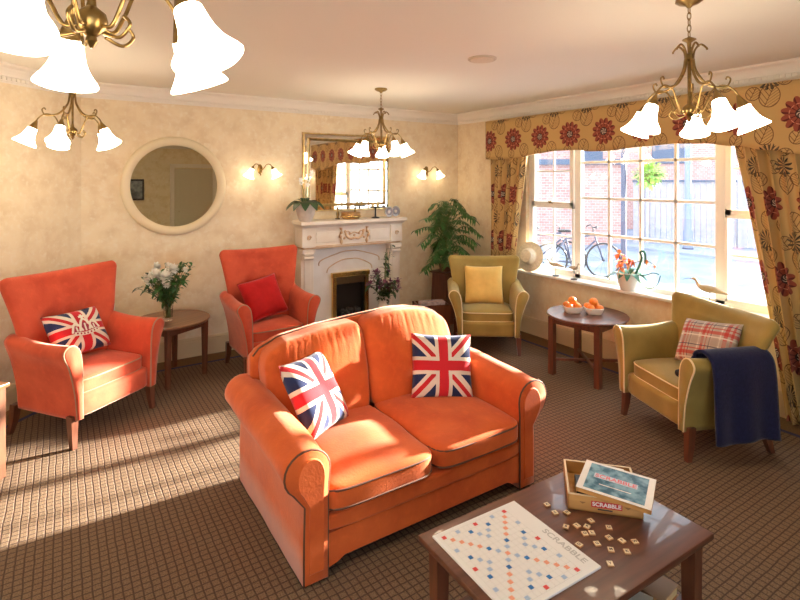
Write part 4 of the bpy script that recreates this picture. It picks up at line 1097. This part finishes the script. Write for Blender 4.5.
bm = BM(); lathe(bm, [(.085, 0), (.10, .01), (.115, .05), (.11, .075), (.12, .08), (.105, .082), (.09, .05), (.01, .03)], 28, Matrix.Diagonal((1.05, .75, 1, 1))); link('bowl', bm, mat('gilt_wood', (.50, .26, .07), .4, noise_amt=.4, noise_scale=30), o, 'auto')
bm = BM(); lathe(bm, [(.118, .028), (.124, .034), (.118, .040)], 28, Matrix.Diagonal((1.05, .75, 1, 1)), cap=False); link('rim_band', bm, brassb, o, True)
for k, (xx_, lab) in enumerate(((2.70, 'small brass figurine left of the wooden bowl on the mantel'), (2.93, 'small brass figurine right of the wooden bowl on the mantel'))):
    o = thing('figurine', lab, 'figurine', (xx_ - .02, 5.44, zM + .0005)); 
    bm = BM(); lathe(bm, [(.02, 0), (.022, .006), (.012, .02), (.018, .06), (.014, .09), (.006, .105), (.012, .12), (.008, .14), (.001, .145)], 14); link('body', bm, brass, o, 'auto')
    bm = BM(); lathe(bm, [(.028, 0), (.028, .008), (.02, .01)], 14); link('base', bm, metalk, o, 'auto')
o = thing('cake_stand', 'dark metal candle stand on the mantel', 'candle stand', (3.13, 5.34, zM + .0005))
bm = BM(); lathe(bm, [(.05, 0), (.045, .01), (.01, .02), (.008, .10), (.012, .11), (.005, .125)], 20); link('base', bm, metalk, o, 'auto')
bm = BM(); lathe(bm, [(.01, .12), (.075, .127), (.078, .135), (.074, .133), (.01, .13)], 24); link('plate', bm, metalk, o, 'auto')
for q in (-.035, .03):
    bm = BM(); lathe(bm, [(.014, .132), (.014, .18), (.003, .183)], 12, Matrix.Translation((q, 0, 0))); link('candle', bm, mat('candle_wax', (.75, .55, .2), .5), o, 'auto')
for k, (xx_, yy_, s_, lab) in enumerate(((3.325, 5.345, 1.0, 'left round silver photo frame on the mantel'), (3.455, 5.40, 1.02, 'right round silver photo frame on the mantel'))):
    o = thing('photo_frame', lab, 'photo frame', (xx_, yy_, zM + .004), R(-28), 'small round photo frames')
    Mf = frame_M((0, 0, .064 * s_), (1, 0, 0), (0, -.2, 1)) @ Matrix.Diagonal((.82, 1, 1, 1))
    bm = BM(); lathe(bm, [(.064, -.004), (.066, .004), (.058, .010), (.046, .006), (.046, 0)], 32, Mf, cap=False); link('frame', bm, mat('silver_blue', (.50, .54, .62), .3, .8), o, 'auto')
    bm = BM(); lathe(bm, [(.060, -.004), (.050, .003), (.001, .003)], 32, Mf); pf = link('photo', bm, mat('photo_ground%d' % k, (.30, .32, .40), .4), o)
    bm = BM(); superbox(bm, tuple(Mf @ V((0, .004, .004))), (.035, .004, .05), 2.2, 4); link('portrait_figure', bm, mat('photo_grey%d' % k, (.62, .58, .55), .5), pf)
    bm = BM(); box(bm, (0, .03, .035), (.02, .003, .075), rot=(R(35), 0, 0)); link('strut', bm, metalk, o)
# floral arrangement beside the fire
o = thing('flower_arrangement', 'tall purple and green flower arrangement in a white vase beside the fire', 'flower arrangement', (3.12, 5.13, .051)); o.scale = (1.15, 1.15, 1.12)
bm = BM(); lathe(bm, [(.05, 0), (.075, .04), (.085, .14), (.06, .26), (.045, .32), (.06, .36), (.052, .355), (.035, .31)], 24); link('vase', bm, ceram, o, 'auto')
bs, bl, bf_ = BM(), BM(), BM()
rnd = random.Random(4)
for k in range(26):
    a = rnd.uniform(0, 2 * pi); sp = rnd.uniform(.05, .17); hh = rnd.uniform(.42, .62)
    if k < 5: a = rnd.uniform(-.6, .6); sp = rnd.uniform(.02, .10); hh = rnd.uniform(.75, .98)
    tip = V((sp * cos(a), sp * sin(a), hh)); pts = spline([(0, 0, .3), (tip.x * .4, tip.y * .4, .3 + (hh - .3) * .5), tip], 4); tube(bs, pts, .0025, 5)
    for q in range(9):
        p = pts[-1 - min(q, 6)]; d = V((rnd.gauss(0, 1), rnd.gauss(0, 1), rnd.gauss(.2, .6))).normalized()
        leaf(bl, p, d, rnd.uniform(.04, .09), .032, .3, n=3)
    if k > 6:
        for q in range(9):
            d = V((rnd.gauss(0, 1), rnd.gauss(0, 1), rnd.gauss(.2, .8))).normalized(); leaf(bf_, tip + d * .008, d, .042, .028, 0, n=3)
link('stems', bs, stemm, o); link('leaves', bl, leafd, o); link('purple_flowers', bf_, petalp, o)
bm = BM()
for k in range(8):
    tip = V((rnd.uniform(-.10, .12), rnd.uniform(-.1, .05), rnd.uniform(.38, .52)))
    for q in range(10):
        d = V((rnd.gauss(0, 1), rnd.gauss(0, 1), rnd.gauss(.2, .8))).normalized(); leaf(bm, tip, d, .025, .014, 0, n=3)
link('pale_flowers', bm, leafl, o)
# magazine rack
o = thing('magazine_rack', 'dark magazine rack showing behind the right end of the sofa', 'magazine rack', (3.50, 4.72, 0), R(-20))
bm = BM(); 
for s in (-1, 1): prism(bm, [(-.17, s * .10, .04), (.17, s * .10, .04), (.19, s * .13, .40), (-.19, s * .13, .40)], (0, .012, 0))
for s in (-1, 1): box(bm, (s * .17, .005, .2), (.015, .22, .40))
box(bm, (0, .005, .05), (.34, .22, .015)); link('rack', bm, mahogv, o)
for k, (c3, yy_) in enumerate((((.35, .30, .34), -.05), ((.55, .30, .28), .0), ((.20, .16, .22), .05))):
    bm = BM(); box(bm, (0, yy_, .245), (.28, .014, .36), rot=(R(4), 0, 0)); link('magazine', bm, mat('magazine_cover%d' % k, c3, .4, col2=(.65, .6, .6), noise_scale=25), o)
# ------------------------------------------------------------------ plant stand and tall plant
o = thing('plant_stand', 'dark square wooden plant stand in the corner', 'plant stand', (4.06, 5.17, 0), R(8))
bm = BM(); loft(bm, [[V((i * a, j * a, zz)) for i, j in ((-1, -1), (1, -1), (1, 1), (-1, 1))] for zz, a in ((0, .14), (.62, .12))]); link('body', bm, mahogv, o)
bm = BM(); box(bm, (0, 0, .632), (.29, .29, .024), .004); link('top', bm, mahogv, o)
o = thing('tall_plant', 'bushy green feathery-leaved plant on the dark stand in the corner', 'plant', (4.06, 5.17, .6445))
bm = BM(); lathe(bm, [(.07, 0), (.085, .06), (.095, .10), (.085, .10), (.07, .08)], 20); link('pot', bm, mahog, o, 'auto')
bs, bl = BM(), BM(); rnd = random.Random(11)
NF = 56
for k in range(NF):
    a = k * 2.399 + rnd.uniform(-.3, .3); hgt = -.02 + .84 * (k / NF) ** .9; sp = rnd.uniform(.30, .62) * (1 - .30 * (k / NF))
    dx, dy = cos(a), sin(a)
    cap_y = 1.0
    if dy > .1: sp *= .5
    if dx > .4: sp *= .85
    p0 = V((0, 0, .08 + hgt * .55)); p1 = V((dx * sp * .5, dy * sp * .5, .12 + hgt * .95)); p2 = V((dx * sp, dy * sp, .08 + hgt * 1.0 + rnd.uniform(-.10, .04)))
    pts = spline([(0, 0, .05), p0, p1, p2], 6); tube(bs, pts, .004, 5)
    for q in range(8, len(pts)):
        for s in (-1, 1):
            t_ = (pts[q] - pts[q - 1]).normalized(); side = t_.cross(V((0, 0, 1))).normalized() * s
            for rep in range(2):
                leaf(bl, pts[q] - t_ * .015 * rep, side * 1.0 + t_ * (.5 + .3 * rep) + V((0, 0, rnd.uniform(-.3, .25))), rnd.uniform(.06, .12) * (1 - .03 * abs(q - 11)), .020, .5, n=4)
link('stems', bs, stemm, o); link('foliage', bl, leafm, o)
# ------------------------------------------------------------------ vase of white flowers
o = thing('flower_vase', 'clear glass vase of white chrysanthemums on the walnut side table', 'vase of flowers', (.795, 5.03, .5355))
bm = BM(); lathe(bm, [(.036, 0), (.038, .01), (.036, .04), (.040, .12), (.058, .225), (.055, .225), (.037, .12), (.032, .03), (.002, .02)], 28); link('glass', bm, clear, o, 'auto')
bs, bl, bd_, bw_ = BM(), BM(), BM(), BM(); rnd = random.Random(21)
crv = V((.838, -.546, 0)); cfv = V((.546, .838, 0))
for k in range(44):
    a = k * 2.399; sp = rnd.uniform(.03, .23); hh = rnd.uniform(.30, .50) * (1.0 - .45 * max(0, sp - .12))
    tip = V((sp * cos(a) * 1.15, sp * sin(a), hh)); pts = spline([(rnd.uniform(-.02, .02), rnd.uniform(-.02, .02), .025), (tip.x * .18, tip.y * .18, .16), (tip.x * .5, tip.y * .5, .16 + (hh - .16) * .5), tip], 4); tube(bs, pts, .0025, 5)
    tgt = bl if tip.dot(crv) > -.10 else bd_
    for q in range(16):
        p = pts[rnd.randint(5, len(pts) - 1)]; d = V((rnd.gauss(0, 1), rnd.gauss(0, 1), rnd.gauss(.3, .6))).normalized(); leaf(tgt, p, d, rnd.uniform(.04, .075), .030, .3, n=3)
def bloom(bm, c, r, n=80):
    for q in range(n):
        d = V((rnd.gauss(0, 1), rnd.gauss(0, 1), rnd.gauss(.2, .9))).normalized(); leaf(bm, V(c) + d * r * .1, d, r * 1.0, r * .42, -.1, n=3)
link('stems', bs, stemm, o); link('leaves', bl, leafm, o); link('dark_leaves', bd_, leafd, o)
for (a, b, zz, r_) in ((-.105, -.08, .34, .052), (-.055, -.09, .39, .045), (.02, -.10, .375, .050), (.05, -.03, .43, .040), (-.09, .0, .45, .032), (.13, .0, .42, .022), (.04, -.12, .31, .026), (-.02, .05, .44, .03)):
    p = crv * a * 1.2 + cfv * b * 1.1 + V((0, 0, zz + .03)); bm = BM(); bloom(bm, p, r_ * 1.3); link('bloom', bm, petalw, o)
# wall socket
o = thing('wall_socket', 'white double wall socket between the left armchair and the vase', 'socket', (.355, WY, .60))
bm = BM(); box(bm, (0, -.005, 0), (.115, .010, .075), .003); link('faceplate', bm, plastic, o)
for s in (-1, 1):
    bm = BM(); box(bm, (s * .028, -.012, -.010), (.024, .006, .03), .001); link('switch' if s > 0 else 'plug_hole_cover', bm, plastic, o)
# ------------------------------------------------------------------ sill items
zs_ = .7455
o = thing('straw_hat', 'pale straw sun hat leaning against the window at its left end', 'hat', (4.50, 4.17, zs_ + .165))
o.rotation_euler = (R(0), R(-78), R(10))
bm = BM(); lathe(bm, [(.17, .0), (.172, .004), (.10, .012), (.092, .02), (.088, .07), (.07, .095), (.001, .10), (.001, .094), (.066, .09), (.084, .068), (.088, .012), (.10, .006)], 40); link('crown_and_brim', bm, strawm, o, 'auto')
bm = BM(); lathe(bm, [(.0935, .016), (.0925, .034)], 40, cap=False); link('hat_band', bm, mat('hat_band', (.68, .58, .40), .7), o, True)
def bird(label, loc, rz, sc=1.0, hz=.115):
    o = thing('wooden_bird', label, 'bird ornament', loc, rz, 'carved wading birds on the sill')
    bm = BM(); lathe(bm, [(.035, 0), (.035, .008), (.03, .01)], 20); link('base', bm, birdm if sc > 1 else metalk, o, 'auto')
    bm = BM(); tube(bm, [(0, 0, .008), (0, 0, hz)], .0025, 6); link('rod', bm, metalk, o)
    bm = BM(); ln = [(-.105, .0, .004, .003), (-.07, 0, .010, .010), (-.03, 0, .018, .020), (.01, 0, .020, .024), (.045, 0, .024, .018), (.065, 0, .038, .011), (.075, 0, .058, .008), (.085, 0, .070, .0095), (.098, 0, .070, .007), (.104, 0, .068, .003)]
    P_ = [V((a * sc, b, hz + (c_ - .01) * sc)) for a, b, c_, _ in ln]; tube(bm, spline(P_, 3), [v_ for v_ in [ln[min(int(i / 3), 9)][3] * sc + (ln[min(int(i / 3) + 1, 9)][3] - ln[min(int(i / 3), 9)][3]) * sc * (i % 3) / 3 for i in range(28)]], 12)
    link('body', bm, birdm, o, True)
    bm = BM(); tube(bm, spline([V((.100 * sc, 0, hz + .058 * sc)), V((.125 * sc, 0, hz + .058 * sc)), V((.16 * sc, 0, hz + .045 * sc))], 4), [.003, .0028, .0026, .0024, .002, .0018, .0015, .0012, .001], 6); link('beak', bm, metalk, o, True)
bird('carved wading bird on a thin rod, left of the window mullion', (4.50, 3.80, zs_), R(110))
bird('carved wading bird with its beak pointing left, beside the left mullion', (4.50, 3.56, zs_), R(250))
bird('large carved curlew with a curved beak at the right of the sill', (4.50, 2.20, zs_), R(95), 1.35, .13)
o = thing('orchid_planter', 'white pot of orange flowers with teal leaves on the window sill', 'pot plant', (4.51, 2.945, zs_))
bm = BM(); lathe(bm, [(.050, 0), (.056, .006), (.074, .06), (.084, .12), (.086, .135), (.080, .135), (.070, .11), (.005, .10)], 28); link('pot', bm, ceram, o, 'auto')
o.scale = (1.25, 1.25, 1.25)
bm = BM(); rnd = random.Random(5)
for k in range(12):
    a = k * 2 * pi / 12; d = V((cos(a), sin(a), .55))
    if d.x > 0: d.x *= .3
    leaf(bm, (.03 * cos(a), .03 * sin(a), .12), d, rnd.uniform(.10, .17), .045, .7, n=6)
link('leaves', bm, leaft, o, True)
bm = BM(); tube(bm, spline([(0, -.05, .12), (0, -.12, .06), (0, -.17, .04), (0, -.23, .08), (0, -.255, .15)], 6), .0035, 6); tube(bm, spline([(0, -.05, .12), (0, -.14, .135), (0, -.2, .16), (0, -.245, .155)], 6), .004, 6); tube(bm, spline([(0, -.06, .13), (0, -.11, .25), (0, -.10, .30), (0, -.135, .30), (0, -.14, .22)], 6), .009, 6); link('curling_stems', bm, leaft, o, True)
bm = BM(); tube(bm, spline([(0, .02, .1), (0, .05, .2), (0, .06, .27)], 5), .003, 5); tube(bm, spline([(0, 0, .1), (0, -.03, .2), (0, -.14, .24), (0, -.21, .22)], 5), .003, 5); link('flower_stems', bm, stemm, o, True)
bm = BM()
for p, r_ in (((-.02, .06, .27), .05), ((-.03, .02, .22), .05), ((-.03, -.03, .21), .05), ((-.02, .06, .20), .042), ((-.03, -.06, .23), .042), ((0, -.15, .24), .03), ((0, -.21, .215), .022), ((-.05, .03, .17), .045)):
    for q in range(9):
        d = V((rnd.gauss(-.4, .7), rnd.gauss(0, 1), rnd.gauss(.1, .9))).normalized(); leaf(bm, p, d, r_, r_ * .6, .2, n=3)
link('blossoms', bm, petalo, o, True)
# things the mirrors show on the near side of the room
o = thing('framed_picture', 'dark framed print on the near wall, seen in the round mirror', 'picture', (1.45, -2.6, 1.55))
bm = BM(); box(bm, (0, .015, 0), (.36, .03, .5), .004); link('frame', bm, blackm, o)
bm = BM(); box(bm, (0, .031, 0), (.28, .004, .42)); link('print', bm, artm, o)

# ------------------------------------------------------------------ light
sc = bpy.context.scene
w = bpy.data.worlds.new('World'); sc.world = w; w.use_nodes = True
bg = w.node_tree.nodes['Background']; bg.inputs[0].default_value = (.80, .90, 1.0, 1); bg.inputs[1].default_value = SKY = 4.0
sd = bpy.data.lights.new('sun', 'SUN'); sd.energy = 34; sd.angle = R(1.3); sd.color = (1.0, .91, .78)
s = bpy.data.objects.new('sun', sd); C.objects.link(s)
trav = V((-.985, .02, -.225)); s.rotation_euler = trav.to_track_quat('-Z', 'Y').to_euler(); s.location = (12, 2, 4)
for nm, loc, rot, sz, sy in (('window_daylight', (WX + .20, 2.875, 1.5), (0, R(90), 0), 1.5, 2.85), ('added_window_portal', (-.9, -2.80, 1.15), (R(-90), 0, 0), 3.2, 2.3)):  # second portal serves the french window added for fill daylight
    al = bpy.data.lights.new(nm, 'AREA'); al.shape = 'RECTANGLE'; al.size = sz; al.size_y = sy; al.cycles.is_portal = True
    a = bpy.data.objects.new(nm, al); C.objects.link(a); a.location = loc; a.rotation_euler = rot
# ------------------------------------------------------------------ camera
cd = bpy.data.cameras.new('camera'); cd.sensor_width = 36; cd.lens = 518 / 800 * 36; cd.shift_y = -(300 - 179.2) / 800; cd.clip_start = .05
cam = bpy.data.objects.new('camera', cd); C.objects.link(cam); cam.location = (0, 0, 1.8); cam.rotation_euler = (R(90), 0, -.5775)
sc.camera = cam
sc.view_settings.view_transform = 'Standard'; sc.view_settings.look = 'None'; sc.view_settings.exposure = .58; sc.view_settings.gamma = 1
sc.view_settings.use_curve_mapping = False
